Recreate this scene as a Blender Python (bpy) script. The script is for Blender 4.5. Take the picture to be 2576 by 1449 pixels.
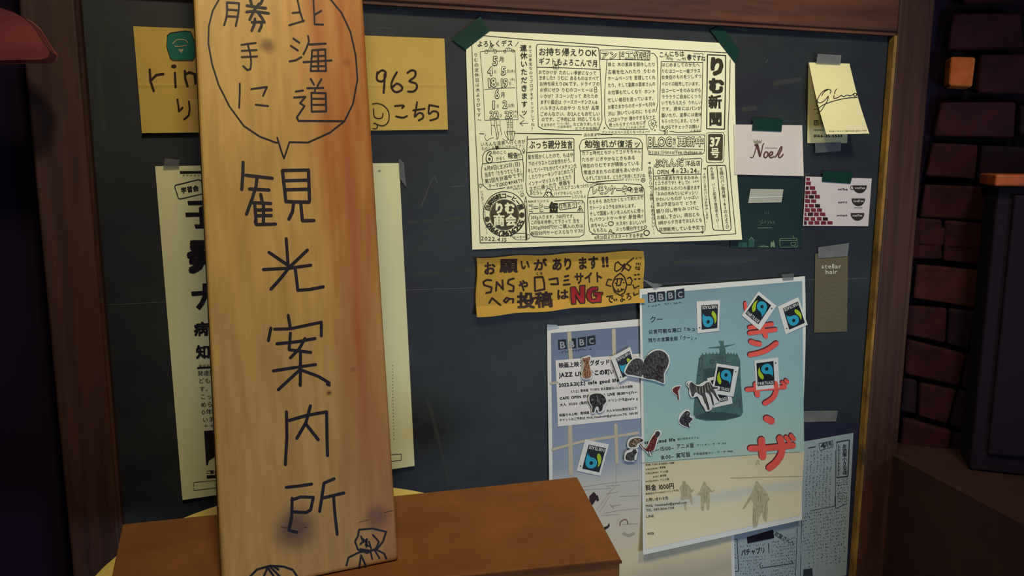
import bpy, math, random
from mathutils import Vector, Matrix
from mathutils.geometry import tessellate_polygon
random.seed(7)
for o in list(bpy.data.objects): bpy.data.objects.remove(o)
SC = bpy.context.scene; COL = SC.collection
# ------------------------------------------------------------ camera
F, W, H = 2000.0, 2576, 1449
def cdir(px, py): return Vector(((px - W/2)/F, -(py - H/2)/F, -1.0))
EX = cdir(7500, 405).normalized()
EZ = -cdir(1270, 12900).normalized()
EZ = (EZ - EX*EZ.dot(EX)).normalized()
EY = EZ.cross(EX)
CAM = Vector((0, -0.938, 1.3))
ROT = Matrix((EX, EY, EZ))
cd = bpy.data.cameras.new('camera'); cam = bpy.data.objects.new('camera', cd); COL.objects.link(cam)
cam.matrix_world = Matrix.Translation(CAM) @ ROT.to_4x4()
cd.sensor_fit = 'HORIZONTAL'; cd.sensor_width = 36.0; cd.lens = 36.0*F/W
cd.clip_start = .01; cd.clip_end = 50
SC.camera = cam
# ------------------------------------------------------------ world, lights, exposure
wd = bpy.data.worlds.new('world'); SC.world = wd; wd.use_nodes = True
wd.node_tree.nodes['Background'].inputs[0].default_value = (0.44, 0.33, 0.78, 1)
wd.node_tree.nodes['Background'].inputs[1].default_value = 0.085
def light(name, kind, loc, target, power, color, size=.1, **kw):
    l = bpy.data.lights.new(name, kind); o = bpy.data.objects.new(name, l); COL.objects.link(o)
    l.energy = power; l.color = color
    if kind == 'AREA': l.shape = 'DISK'; l.size = size
    else: l.shadow_soft_size = size
    for k, v in kw.items(): setattr(l, k, v)
    o.location = loc
    o.rotation_euler = (Vector(target) - Vector(loc)).to_track_quat('-Z', 'Y').to_euler()
    return o
light('pendant_lamp_light', 'SPOT', (0.02, -0.70, 2.05), (0.30, 0, 1.10), 27, (1.0, 0.86, 0.54), .06, spot_size=math.radians(84), spot_blend=1.0)
light('right_fill_spot', 'SPOT', (0.62, -0.80, 2.05), (0.62, 0, 1.10), 26, (1.0, 0.90, 0.68), .08, spot_size=math.radians(58), spot_blend=1.0)  # added unseen spot that brightens the papers on the right
light('rear_warm_light', 'POINT', (0.05, -1.9, 2.2), (0, 0, 1), 7.0, (1.0, 0.76, 0.50), .15)  # unseen warm light behind the camera
light('cool_fill_light', 'AREA', (1.1, -2.0, 0.75), (0.6, 0, 0.95), 11.0, (0.62, 0.80, 1.0), .6)  # unseen cool fill light added at the lower right
SC.view_settings.view_transform = 'Standard'; SC.view_settings.look = 'None'
SC.view_settings.gamma = 1; SC.view_settings.use_curve_mapping = False
SC.view_settings.exposure = 0.0
# ------------------------------------------------------------ surfaces
def ray(px, py): return ROT @ cdir(px, py)
def zero(px, py): return 0.0
def plane_hit(px, py, p0, n):
    r = ray(px, py); return CAM + r*((p0 - CAM).dot(n)/r.dot(n))
def board(off=zero, base=0.0):
    """surface parallel to the chalkboard, standing off it by base + off(px,py)"""
    def S(px, py, lift=0.0):
        r = ray(px, py); d = base + off(px, py) + lift
        return CAM + r*((-d - CAM.y)/r.y)
    return S
def flat(p0, n):
    n = n.normalized()
    if (CAM - p0).dot(n) < 0: n = -n
    def S(px, py, lift=0.0): return plane_hit(px, py, p0 + n*lift, n)
    return S
def onz(px, py, z):
    r = ray(px, py); return CAM + r*((z - CAM.z)/r.z)
# ------------------------------------------------------------ materials
def lin(c):
    return tuple((x/255/12.92 if x/255 <= .04045 else ((x/255 + .055)/1.055)**2.4) for x in c)
MC = {}
def mat(name, c, rough=.7, var=0.0, scale=30.0, c2=None, spec=.3, stretch=None, bump=0.0, coord='Object', alpha=1.0, metal=0.0):
    if name in MC: return MC[name]
    m = bpy.data.materials.new(name); m.use_nodes = True; nt = m.node_tree; b = nt.nodes['Principled BSDF']
    b.inputs['Roughness'].default_value = rough; b.inputs['Specular IOR Level'].default_value = spec
    b.inputs['Metallic'].default_value = metal; b.inputs['Alpha'].default_value = alpha
    c = lin(c); b.inputs['Base Color'].default_value = (*c, 1)
    if var or c2:
        tc = nt.nodes.new('ShaderNodeTexCoord'); mp = nt.nodes.new('ShaderNodeMapping')
        if stretch: mp.inputs['Scale'].default_value = stretch
        nz = nt.nodes.new('ShaderNodeTexNoise'); nz.inputs['Scale'].default_value = scale; nz.inputs['Detail'].default_value = 6; nz.inputs['Roughness'].default_value = .62
        rp = nt.nodes.new('ShaderNodeValToRGB')
        if c2: lo, hi = lin(c2), c
        else: lo, hi = [x*(1 - var) for x in c], [min(1, x*(1 + var)) for x in c]
        rp.color_ramp.elements[0].position = .32; rp.color_ramp.elements[0].color = (*lo, 1)
        rp.color_ramp.elements[1].position = .68; rp.color_ramp.elements[1].color = (*hi, 1)
        nt.links.new(tc.outputs[coord], mp.inputs[0]); nt.links.new(mp.outputs[0], nz.inputs[0])
        nt.links.new(nz.outputs[0], rp.inputs[0]); nt.links.new(rp.outputs[0], b.inputs['Base Color'])
        if bump:
            bp = nt.nodes.new('ShaderNodeBump'); bp.inputs['Strength'].default_value = bump; bp.inputs['Distance'].default_value = .002
            nt.links.new(nz.outputs[0], bp.inputs['Height']); nt.links.new(bp.outputs[0], b.inputs['Normal'])
    MC[name] = m; return m
def ramp_mat(name, stops, rough=.6, axis=2, noise=.06, nscale=8.0):
    """printed picture: colour ramp down the sheet, as printed"""
    m = bpy.data.materials.new(name); m.use_nodes = True; nt = m.node_tree; b = nt.nodes['Principled BSDF']
    b.inputs['Roughness'].default_value = rough; b.inputs['Specular IOR Level'].default_value = .3
    tc = nt.nodes.new('ShaderNodeTexCoord'); sp = nt.nodes.new('ShaderNodeSeparateXYZ'); nt.links.new(tc.outputs['Generated'], sp.inputs[0])
    nz = nt.nodes.new('ShaderNodeTexNoise'); nz.inputs['Scale'].default_value = nscale; nz.inputs['Detail'].default_value = 5
    nt.links.new(tc.outputs['Object'], nz.inputs[0])
    ma = nt.nodes.new('ShaderNodeMath'); ma.operation = 'MULTIPLY_ADD'; nt.links.new(nz.outputs[0], ma.inputs[0]); ma.inputs[1].default_value = noise*2; nt.links.new(sp.outputs[axis], ma.inputs[2])
    sb = nt.nodes.new('ShaderNodeMath'); sb.operation = 'SUBTRACT'; nt.links.new(ma.outputs[0], sb.inputs[0]); sb.inputs[1].default_value = noise
    rp = nt.nodes.new('ShaderNodeValToRGB'); el = rp.color_ramp.elements
    for i, (p, c) in enumerate(stops):
        e = el[i] if i < 2 else el.new(p)
        e.position = p; e.color = (*lin(c), 1)
    nt.links.new(sb.outputs[0], rp.inputs[0]); nt.links.new(rp.outputs[0], b.inputs['Base Color'])
    return m
# ------------------------------------------------------------ mesh collector and drawing in paper coordinates
def catmull(p, n=6, closed=False):
    if len(p) < 3: return p
    q = [p[-1]] + p + [p[0], p[1]] if closed else [p[0]] + p + [p[-1]]
    out = []
    for i in range(1, len(q) - 2):
        a, b, c, d = q[i-1], q[i], q[i+1], q[i+2]
        for k in range(n):
            t = k/n
            out.append(tuple(.5*((2*b[j]) + (-a[j]+c[j])*t + (2*a[j]-5*b[j]+4*c[j]-d[j])*t*t + (-a[j]+3*b[j]-3*c[j]+d[j])*t**3) for j in (0, 1)))
    if not closed: out.append(q[-2])
    return out
class G:
    def __init__(s, S=None, T=None, lift=.0003):
        s.v, s.f, s.S, s.T, s.lift, s.k = [], [], S, T or (0, 0, 1), lift, 0
    def px(s, x, y): return (s.T[0] + x/s.T[2], s.T[1] + y/s.T[2])
    def up(s, L): s.k = (s.k + 1) % 12; return L + s.k*1.1e-5     # laps of ink lie a hair above each other
    def at(s, ox, oy, sc): s.T = (ox, oy, sc); return s
    def add(s, vs, fs):
        n = len(s.v); s.v += [tuple(v) for v in vs]; s.f += [tuple(i + n for i in f) for f in fs]
    def poly(s, pts, lift=None, smooth=0, closed=True):
        p = [s.px(*q) for q in pts]
        if smooth: p = catmull(p, smooth, True)
        tr = tessellate_polygon([[Vector((x, y, 0)) for x, y in p]])
        L = s.lift if lift is None else lift
        L = s.up(L); s.add([s.S(x, y, L) for x, y in p], tr)
    def line(s, pts, w, smooth=0, lift=None, closed=False):
        """pen stroke; w is the width in photograph pixels"""
        p = [s.px(*q) for q in pts]
        if closed: p = p + [p[0]]
        if smooth: p = catmull(p, smooth)
        L = s.lift if lift is None else lift
        r = w/2
        for i, (x, y) in enumerate(p):
            k = 8 if w > 4 else (5 if w > 1.6 else 0)
            if k and (not smooth or i % 2 == 0 or i == len(p) - 1):
                Lj = s.up(L)
                s.add([s.S(x + r*math.cos(a*2*math.pi/k + .3), y + r*math.sin(a*2*math.pi/k + .3), Lj) for a in range(k)], [tuple(range(k))])
            if i:
                x0, y0 = p[i-1]; dx, dy = x - x0, y - y0; d = math.hypot(dx, dy)
                if d < 1e-6: continue
                nx, ny = -dy/d*r, dx/d*r; Ls = s.up(L)
                s.add([s.S(x0+nx, y0+ny, Ls), s.S(x+nx, y+ny, Ls), s.S(x-nx, y-ny, Ls), s.S(x0-nx, y0-ny, Ls)], [(0, 1, 2, 3)])
    def lines(s, txt, w, smooth=0, lift=None):
        for st in txt.split(';'):
            n = [float(a) for a in st.split()]
            if len(n) >= 4: s.line(list(zip(n[::2], n[1::2])), w, smooth, lift)
    def oval(s, cx, cy, rx, ry, w=0, n=20, lift=None, rot=0):
        pts = []
        for i in range(n):
            a = i*2*math.pi/n; x, y = rx*math.cos(a), ry*math.sin(a)
            pts.append((cx + x*math.cos(rot) - y*math.sin(rot), cy + x*math.sin(rot) + y*math.cos(rot)))
        if w: s.line(pts, w, lift=lift, closed=True)
        else: s.poly(pts, lift)
    def text(s, txt, a, b, h, bold=0.0, jit=.5, vert=False, lift=None, arc=None, stretch=True, sc=None):
        """characters spread from a to b (centre line, drawing coordinates); h is the character height there"""
        L = s.lift if lift is None else lift
        gl = [glyph(c, 0) for c in txt]; b_ = bold*1.15
        sh = [(0, 0)] if not bold else ([(-b_*.8, -b_*.5), (b_*.8, -b_*.5), (0, b_*.8)] if bold < .02 else [(-b_, -b_), (b_, -b_), (b_, b_), (-b_, b_)] + ([(0, -b_*1.2), (b_*1.2, 0), (0, b_*1.2), (-b_*1.2, 0)] if bold >= .035 else []))
        adv = [1.0]*len(gl) if vert else [g[2] for g in gl]
        tot = sum(adv); dx, dy = b[0]-a[0], b[1]-a[1]; D = math.hypot(dx, dy); ux, uy = dx/D, dy/D
        k = D/(tot*h); gw = h*min(1.25, k*.98) if not vert else h*min(1, k*1.04); pos = 0
        for c, g, ad in zip(txt, gl, adv):
            cen = (pos + ad/2)*h*k; pos += ad
            if c in ' \u3000': continue
            if arc: X, Y, vx, vy = arc(cen/D)
            else: X, Y = a[0] + ux*cen, a[1] + uy*cen; vx, vy = (ux, uy)
            if vert: vx, vy = uy, -ux
            j = random.uniform(-1, 1)*.07*jit; vx, vy = vx*math.cos(j) - vy*math.sin(j), vx*math.sin(j) + vy*math.cos(j)
            q = 1 + random.uniform(-.09, .09)*jit; hh = (gw if vert else h)*q; ww = gw*q
            if sc: hh *= sc(c); ww *= sc(c)
            X += random.uniform(-.04, .04)*h*jit; Y += random.uniform(-.05, .05)*h*jit
            upx, upy = vy, -vx
            for sx, sy in sh:
                vs = []; Lk_ = s.up(L)
                for gx, gy in g[0]:
                    lx, ly = (gx - g[3] + sx)*ww, (gy - .38 + sy)*hh
                    x, y = s.px(X + vx*lx + upx*ly, Y + vy*lx + upy*ly)
                    vs.append(s.S(x, y, Lk_))
                s.add(vs, g[1])
    def scribble(s, a, b, h, n, w=.9):
        """unreadable small handwriting: rows of tiny strokes"""
        for i in range(n):
            t = (i + .5)/n; cx, cy = a[0] + (b[0]-a[0])*t, a[1] + (b[1]-a[1])*t
            if random.random() < .12: continue
            for k in range(random.randint(1, 3)):
                x, y = cx + random.uniform(-.35, .35)*h, cy + random.uniform(-.4, .4)*h
                an = random.choice((0, 0, 1.57, .8, 2.3)) + random.uniform(-.2, .2); l = random.uniform(.25, .5)*h
                s.line([(x - l/2*math.cos(an), y - l/2*math.sin(an)), (x + l/2*math.cos(an), y + l/2*math.sin(an))], w)
    def grid(s, q, nu=8, nv=8, lift=None, thick=0.0, edge=None):
        """bent sheet over the quad q (tl,tr,br,bl), optional thickness"""
        L = s.lift if lift is None else lift; q = [s.px(*p) for p in q]; n0 = []
        for j in range(nv + 1):
            for i in range(nu + 1):
                u, v = i/nu, j/nv
                x = (1-v)*((1-u)*q[0][0] + u*q[1][0]) + v*((1-u)*q[3][0] + u*q[2][0])
                y = (1-v)*((1-u)*q[0][1] + u*q[1][1]) + v*((1-u)*q[3][1] + u*q[2][1])
                if edge: x, y = edge(u, v, x, y)
                n0.append((x, y))
        top = [s.S(x, y, L) for x, y in n0]; fs = []; w = nu + 1
        for j in range(nv):
            for i in range(nu): a = j*w + i; fs.append((a, a+w, a+w+1, a+1))
        if thick:
            bot = [s.S(x, y, L - thick) for x, y in n0]; N = len(top)
            # keep the outline square to the sheet: drop straight back instead of along the ray
            bot = [Vector((t.x, b.y, t.z)) if abs(t.y - b.y) < .02 and s.T is not None else b for t, b in zip(top, bot)]
            fs += [tuple(N + k for k in reversed(f)) for f in list(fs)]
            per = [i for i in range(w)] + [j*w + nu for j in range(1, nv+1)] + [nv*w + i for i in range(nu-1, -1, -1)] + [j*w for j in range(nv-1, 0, -1)]
            for k in range(len(per)):
                a, b = per[k], per[(k+1) % len(per)]; fs.append((a, b, b+N, a+N))
            top += bot
        s.add(top, fs)
    def prism(s, pts, lift, thick, smooth=0):
        p = [s.px(*q) for q in pts]
        if smooth: p = catmull(p, smooth, True)
        tr = tessellate_polygon([[Vector((x, y, 0)) for x, y in p]]); n = len(p)
        t = [s.S(x, y, lift) for x, y in p]; nrm = (t[1]-t[0]).cross(t[len(t)//2]-t[0])
        b0 = [s.S(x, y, lift - thick) for x, y in p]
        b = [Vector((q.x, r.y, q.z)) if abs(q.y-r.y) < .06 and abs(nrm.normalized().y) > .9 else r for q, r in zip(t, b0)]
        s.add(t + b, list(tr) + [tuple(k + n for k in reversed(f)) for f in tr] + [(i, (i+1) % n, (i+1) % n + n, i + n) for i in range(n)])
    def box(s, lo, hi, M=None):
        vs = [Vector((x, y, z)) for z in (lo[2], hi[2]) for y in (lo[1], hi[1]) for x in (lo[0], hi[0])]
        if M: vs = [M @ v for v in vs]
        s.add(vs, [(0, 2, 3, 1), (4, 5, 7, 6), (0, 1, 5, 4), (2, 6, 7, 3), (0, 4, 6, 2), (1, 3, 7, 5)])
    def hull8(s, q0, q1):
        """solid between two quads"""
        s.add(q0 + q1, [(0, 1, 2, 3), (7, 6, 5, 4), (0, 4, 5, 1), (1, 5, 6, 2), (2, 6, 7, 3), (3, 7, 4, 0)])
    def lathe(s, prof, c, n=48):
        vs = [(c[0] + r*math.cos(a*2*math.pi/n), c[1] + r*math.sin(a*2*math.pi/n), z) for r, z in prof for a in range(n)]
        s.add(vs, [(i*n + a, i*n + (a+1) % n, (i+1)*n + (a+1) % n, (i+1)*n + a) for i in range(len(prof)-1) for a in range(n)]
              + [tuple(reversed(range(n))), tuple((len(prof)-1)*n + a for a in range(n))])
GC = {}
GCU = bpy.data.curves.new('glyph', 'FONT'); GCU.resolution_u = 2
GOB = bpy.data.objects.new('glyph', GCU); COL.objects.link(GOB)
def glyph(c, bold):
    k = (c, bold)
    if k in GC: return GC[k]
    if c in ' \u3000': GC[k] = ([], [], .5, .5); return GC[k]
    GCU.offset = bold; GCU.body = c
    me = bpy.data.meshes.new_from_object(GOB.evaluated_get(bpy.context.evaluated_depsgraph_get()))
    vs = [(v.co.x, v.co.y) for v in me.vertices]; fs = [tuple(p.vertices) for p in me.polygons]
    bpy.data.meshes.remove(me)
    if ord(c) < 0x2000 and vs:
        x0, x1 = min(v[0] for v in vs), max(v[0] for v in vs); ad, ce = x1 - x0 + .12, (x0 + x1)/2
    else: ad, ce = 1.0, .5
    GC[k] = (vs, fs, ad, ce); return GC[k]
# ------------------------------------------------------------ objects
LOC = {}
def obj(name, g, m, parent=None, label=None, cat=None, group=None, kind=None, smooth=False, bevel=0.0, center=None):
    me = bpy.data.meshes.new(name)
    n = len(g.v); xs = list(zip(*g.v))
    c = center or tuple((min(a) + max(a))/2 for a in xs)
    me.from_pydata([(v[0]-c[0], v[1]-c[1], v[2]-c[2]) for v in g.v], [], g.f); me.materials.append(m)
    if smooth:
        for p in me.polygons: p.use_smooth = True
    o = bpy.data.objects.new(name, me); COL.objects.link(o)
    pl = (0, 0, 0)
    if parent is not None: o.parent = parent; pl = LOC[parent.name]
    o.location = tuple(c[i] - pl[i] for i in range(3)); LOC[o.name] = c
    tag(o, label, cat, group, kind)
    if bevel:
        b = o.modifiers.new('bevel', 'BEVEL'); b.width = bevel; b.segments = 3; b.limit_method = 'ANGLE'
    return o
def tag(o, label=None, cat=None, group=None, kind=None):
    if label: o['label'] = label
    if cat: o['category'] = cat
    if group: o['group'] = group
    if kind: o['kind'] = kind
    return o
def empty(name, loc, label, cat, group=None, kind=None):
    o = bpy.data.objects.new(name, None); COL.objects.link(o); o.location = loc; o.empty_display_size = .02
    LOC[o.name] = tuple(loc); return tag(o, label, cat, group, kind)
def rect(x0, y0, x1, y1): return [(x0, y0), (x1, y0), (x1, y1), (x0, y1)]
# ============================================================ the setting
INK = mat('marker_ink', (22, 10, 26), .55, spec=.3)
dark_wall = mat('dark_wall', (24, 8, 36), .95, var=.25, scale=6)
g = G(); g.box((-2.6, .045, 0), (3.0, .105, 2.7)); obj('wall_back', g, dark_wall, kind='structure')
g = G(); g.box((-2.6, -2.6, -.06), (3.0, .105, 0)); obj('floor', g, mat('floor_wood', (62, 40, 30), .7, var=.3, scale=4, stretch=(1, 12, 1)), kind='structure')
g = G(); g.box((-2.6, -2.6, 2.7), (3.0, .105, 2.76)); obj('ceiling', g, mat('ceiling_paint', (58, 48, 44), .9, var=.1), kind='structure')
g = G(); g.box((-2.66, -2.6, 0), (-2.6, .105, 2.7)); obj('wall_left', g, dark_wall, kind='structure')
# brick wall, running towards the viewer on the right
WP = Vector((.985, .045, 1.2)); WD = Vector((.80, -.60, 0)).normalized(); WN = WD.cross(Vector((0, 0, 1))).normalized()
if (CAM - WP).dot(WN) < 0: WN = -WN
g = G()
b0, b1 = WP - WN*.012, WP + WD*1.9 - WN*.012
for z0, z1 in ((0, 2.7),):
    q = [Vector((b0.x, b0.y, z0)), Vector((b1.x, b1.y, z0)), Vector((b1.x, b1.y, z1)), Vector((b0.x, b0.y, z1))]
    g.hull8([v - WN*.05 for v in q], q)
wr = obj('wall_right', g, mat('mortar', (24, 9, 20), .98, var=.3, scale=40, bump=.4), kind='structure')
SW = flat(WP, WN)
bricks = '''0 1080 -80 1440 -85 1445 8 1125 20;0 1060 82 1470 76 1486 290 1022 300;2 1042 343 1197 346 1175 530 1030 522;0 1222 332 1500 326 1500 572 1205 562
0 984 622 1442 618 1430 836 940 828;1 1462 640 1600 636 1600 826 1458 820;0 935 868 1212 880 1192 1092 892 1070;1 1232 882 1500 896 1500 1112 1212 1095
0 885 1122 1332 1140 1312 1346 852 1322;1 1350 1144 1560 1150 1560 1360 1330 1350;0 862 1376 1012 1386 1000 1500 842 1488;0 1030 1396 1292 1410 1282 1525 1020 1504'''
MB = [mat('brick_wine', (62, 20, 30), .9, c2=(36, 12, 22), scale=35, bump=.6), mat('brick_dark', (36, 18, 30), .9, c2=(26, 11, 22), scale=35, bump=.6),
      mat('brick_lit', (214, 120, 52), .9, c2=(178, 92, 40), scale=35, bump=.5), mat('brick_russet', (74, 31, 32), .9, c2=(46, 20, 26), scale=35, bump=.6)]  # orange reflected light is put into the colour of the pale orange brick
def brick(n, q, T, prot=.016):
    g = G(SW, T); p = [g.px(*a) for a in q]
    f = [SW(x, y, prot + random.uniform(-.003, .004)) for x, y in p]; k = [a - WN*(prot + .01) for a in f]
    g.hull8(k, f); obj('brick', g, MB[n], wr, bevel=.004, label={2: 'brick end coloured pale orange for the light on it', 3: 'russet brick'}.get(n))
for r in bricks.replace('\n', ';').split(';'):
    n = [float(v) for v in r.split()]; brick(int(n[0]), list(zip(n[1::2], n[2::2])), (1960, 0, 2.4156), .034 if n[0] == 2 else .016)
for r in '''0 560 -90 700 -80 700 92 556 88;0 712 -78 880 -62 872 116 706 98;3 590 112 866 140 852 302 575 258;1 880 145 1060 160 1060 330 866 305;0 552 292 722 302 714 452 545 414;1 732 302 845 316 815 476 722 456
0 546 432 802 502 772 636 536 582;1 812 500 1000 530 1000 690 784 640;1 532 600 594 612 588 756 522 742;0 606 622 762 652 722 800 600 764;1 775 655 960 690 930 850 735 805;0 530 774 742 832 722 968 516 905;1 752 835 950 890 935 1010 735 972
0 575 -250 800 -240 800 -105 570 -110'''.replace('\n', ';').split(';')[:13]:
    n = [float(v) for v in r.split()]; brick(int(n[0]), list(zip(n[1::2], n[2::2])), (1960, 600, 1.706))
# plain bricks carrying on above the frame and to the right, same courses
z = 1.60
for c in range(11):
    for k in range(7):
        s0 = .0 + k*.215 + (c % 2)*.1; q = []
        for ds, dz in ((0, 0), (.205, 0), (.205, .062), (0, .062)): p = WP + WD*(s0 + ds); q.append(Vector((p.x, p.y, z + dz)))
        g = G(); f = [a + WN*random.uniform(.010, .016) for a in q]; g.hull8([a - WN*.02 for a in f], f); obj('brick', g, MB[random.choice((0, 0, 1))], wr, bevel=.004)
    z += .072
# low ledge under the bricks
zl = .845
def wpt(s_, n_, z): p = WP + WD*s_ + WN*n_; return Vector((p.x, p.y, z))
g = G(); g.hull8([wpt(-.055, .012, 0), wpt(1.6, .012, 0), wpt(1.6, .6, 0), wpt(.3, .6, 0)], [wpt(-.055, .012, zl), wpt(1.6, .012, zl), wpt(1.6, .6, zl), wpt(.3, .6, zl)])
obj('trim_1', g, mat('ledge_clay', (56, 32, 32), .9, var=.25, scale=14, bump=.3), kind='structure', label='low brown ledge at the foot of the brick wall')
# cabinet with a wooden top, added dark where shadow fills the far right
def project(p): c = ROT.transposed() @ (p - CAM); return W/2 - F*c[0]/c[2], H/2 + F*c[1]/c[2]
s0 = min((abs(project(wpt(k*.002, .11, 1.27))[0] - 2512), k*.002) for k in range(-20, 200))[1]
def cbox(g, s1, n0, n1, z0, z1, ds=0):
    g.hull8([wpt(s0 + ds, n0, z0), wpt(s0 + s1, n0, z0), wpt(s0 + s1, n1, z0), wpt(s0 + ds, n1, z0)], [wpt(s0 + ds, n0, z1), wpt(s0 + s1, n0, z1), wpt(s0 + s1, n1, z1), wpt(s0 + ds, n1, z1)])
t = empty('shadow_cabinet', tuple(wpt(s0 + .2, .07, zl)), 'dark purple cabinet added for the shadow, on the ledge before the bricks at far right', 'cabinet')
body = mat('cabinet_shadow_dark', (22, 9, 28), .85)
g = G(); cbox(g, .42, .03, .105, zl + .001, 1.262); obj('shadow_cabinet_body', g, body, t, bevel=.004)
g = G(); cbox(g, .40, .105, .112, zl + .03, 1.25, .02); obj('door', g, body, t, bevel=.003)  # door of the cabinet added for the shadow
g = G(); cbox(g, .44, .03, .125, 1.262, 1.278, -.008); obj('shadow_cabinet_top', g, mat('shadow_cabinet_top_wood', (190, 96, 50), .5, c2=(150, 70, 36), scale=6, stretch=(2, 12, 12)), t, label='orange-brown wooden top of the added cabinet', bevel=.003)
# ============================================================ chalkboard
TB = .014                                        # how far the frame stands proud of the slate
SF = board(zero, TB); SB = board()
xl0, xl1 = SF(112, 700).x, SF(247, 700).x
xr0, xr1 = SF(2212, 700).x, SF(2284, 700).x
zt = SF(1300, 22).z; ztop = zt + .062; zb = .62
cb = empty('chalkboard', ((xl0+xr1)/2, 0, zb - .05), 'dark slate chalkboard in a worn brown wooden frame, covered with notes', 'chalkboard')
slate = mat('slate', (40, 49, 52), .55, c2=(25, 26, 38), scale=4, stretch=(1.6, 1, 2.6), spec=.42)
g = G(); g.box((xl0 + .01, 0, zb), (xr1 - .01, .018, ztop - .01)); pan = obj('slate_panel', g, slate, cb)
g = G(SB); g.line([(270, 767), (1040, 729), (1200, 724), (2180, 700)], 1.6); obj('panel_seam', g, mat('seam', (78, 84, 84), .8), pan)
# chalk smears and scratches left on the slate
g = G(SB, lift=.0002)
for st, w in (('1060 520 1075 480 1092 444 1100 462', 3), ('1135 470 1165 468', 4), ('945 70 990 72', 2.5), ('1008 33 1035 32', 1.5), ('1022 55 1030 60', 1.2), ('1077 55 1079 66', 1.2), ('1235 40 1280 45 1300 47', 3),
              ('1030 560 1200 548', 1.2), ('1700 62 1760 67', 3), ('1835 70 1885 77', 3), ('1926 158 1932 150', 2)):
    g.lines(st, w, 4)
obj('chalk_mark', g, mat('chalk_dust', (72, 76, 74), .95), pan, kind='stuff')
g = G(SB, lift=.0002)
for st, w in (('1078 1010 1096 1080 1114 1150 1130 1218', 9), ('1030 560 1110 552 1200 546', 8), ('1040 690 1190 680', 7), ('1950 210 2010 200', 12), ('1870 275 1900 272', 12), ('262 330 250 180 270 60', 14), ('1040 100 1130 104', 10), ('1700 660 1900 655', 9)):
    g.lines(st, w, 4)
obj('smeared_chalk', g, mat('chalk_smear', (76, 82, 80), .95, alpha=.4), pan, kind='stuff')
wf = mat('frame_wood', (84, 54, 42), .55, c2=(50, 29, 26), scale=5, stretch=(9, 9, .7), bump=.25, spec=.35)
wfh = mat('frame_wood_rail', (104, 62, 42), .55, c2=(60, 33, 28), scale=5, stretch=(.7, 9, 9), bump=.25, spec=.35)
lit_edge = mat('frame_lit_edge', (164, 126, 50), .6, c2=(70, 50, 34), scale=9, stretch=(4, 4, 1.4))  # warm side light on the right inner edge, put into its colour
def stile(x0, x1, inner):
    g = G(); g.box((x0, -TB, zb - .05), (x1, .02, ztop)); s = obj('frame_stile', g, wf, cb, bevel=.003)
    g = G(); xi = x1 if inner > 0 else x0
    prof = [(xi, -TB + .001), (xi + inner*.003, -TB + .003), (xi + inner*.004, -.002), (xi, .0)]
    vs = [Vector((x, y, z)) for z in (zb, zt - .004) for x, y in prof]; n = len(prof)
    g.add(vs, [(i, (i+1) % n, (i+1) % n + n, i + n) for i in range(n)] + [(3, 2, 1, 0), (4, 5, 6, 7)])
    obj('inner_edge', g, lit_edge if inner < 0 else wf, s, label='yellow inner edge, lamplight in its colour' if inner < 0 else None)
stile(xl0, xl1, 1); stile(xr0, xr1, -1)
g = G(); g.box((xl1, -TB + .0006, zt), (xr0, .02, ztop)); obj('frame_rail', g, wfh, cb, bevel=.003)
g = G(); g.box((xl1, -TB + .004, zt - .004), (xr0, .001, zt)); obj('inner_edge', g, wfh, cb)
g = G(); g.box((xl1, -TB + .0006, zb - .05), (xr0, .02, zb + .01)); obj('frame_rail', g, wfh, cb, bevel=.003)
g = G(); g.box((xr1, -TB + .008, zb - .05), (xr1 + .016, .02, ztop)); obj('outer_moulding', g, wf, cb, bevel=.003)
# ============================================================ round table, carton, plank
HT, HB = .385, .335; zT, zB = 1.3 - HT, 1.3 - HB
C0 = (0.0362*HT/.4, -.938 + (.938-.1808)*HT/.4 - .006); R0 = .2076*HT/.4
cream = mat('cream_tabletop', (226, 200, 120), .5, var=.05, scale=10)
t = empty('round_table', (C0[0], C0[1], 0), 'small round cream table half hidden under the cardboard box', 'table')
g = G(); g.lathe([(R0 - .004, zT - .02), (R0, zT - .016), (R0, zT - .003), (R0 - .003, zT)], C0, 72); obj('tabletop', g, cream, t)
g = G(); g.lathe([(.022, .02), (.02, .3), (.018, zT - .03), (.05, zT - .021)], C0, 24); obj('pedestal', g, mat('table_metal', (60, 52, 48), .4, metal=.6), t)
g = G(); g.lathe([(.15, 0), (.15, .008), (.05, .02), (.02, .022)], C0, 40); obj('foot', g, MC['table_metal'], t)
kraft = mat('kraft_carton', (138, 88, 42), .85, c2=(118, 72, 36), scale=14)
kraft_in = mat('kraft_edge', (96, 58, 34), .9, var=.2, scale=60)
cor = [onz(308, 1318, zB), onz(1452, 1199, zB), onz(1562, 1404, zB), onz(262, 1540, zB)]
bx = empty('cardboard_box', ((cor[0].x+cor[2].x)/2, (cor[0].y+cor[2].y)/2, zT), 'low brown cardboard box lying on the round table, plank standing on it', 'box')
def shrink(q, d): c = sum(q, Vector())/4; return [c + (p - c)*(1 - d) for p in q]
def atz(q, z): return [Vector((p.x, p.y, z)) for p in q]
g = G(); g.hull8(atz(cor, zT + .0005), atz(cor, zB - .003)); obj('box_body', g, kraft, bx, bevel=.004)
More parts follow.
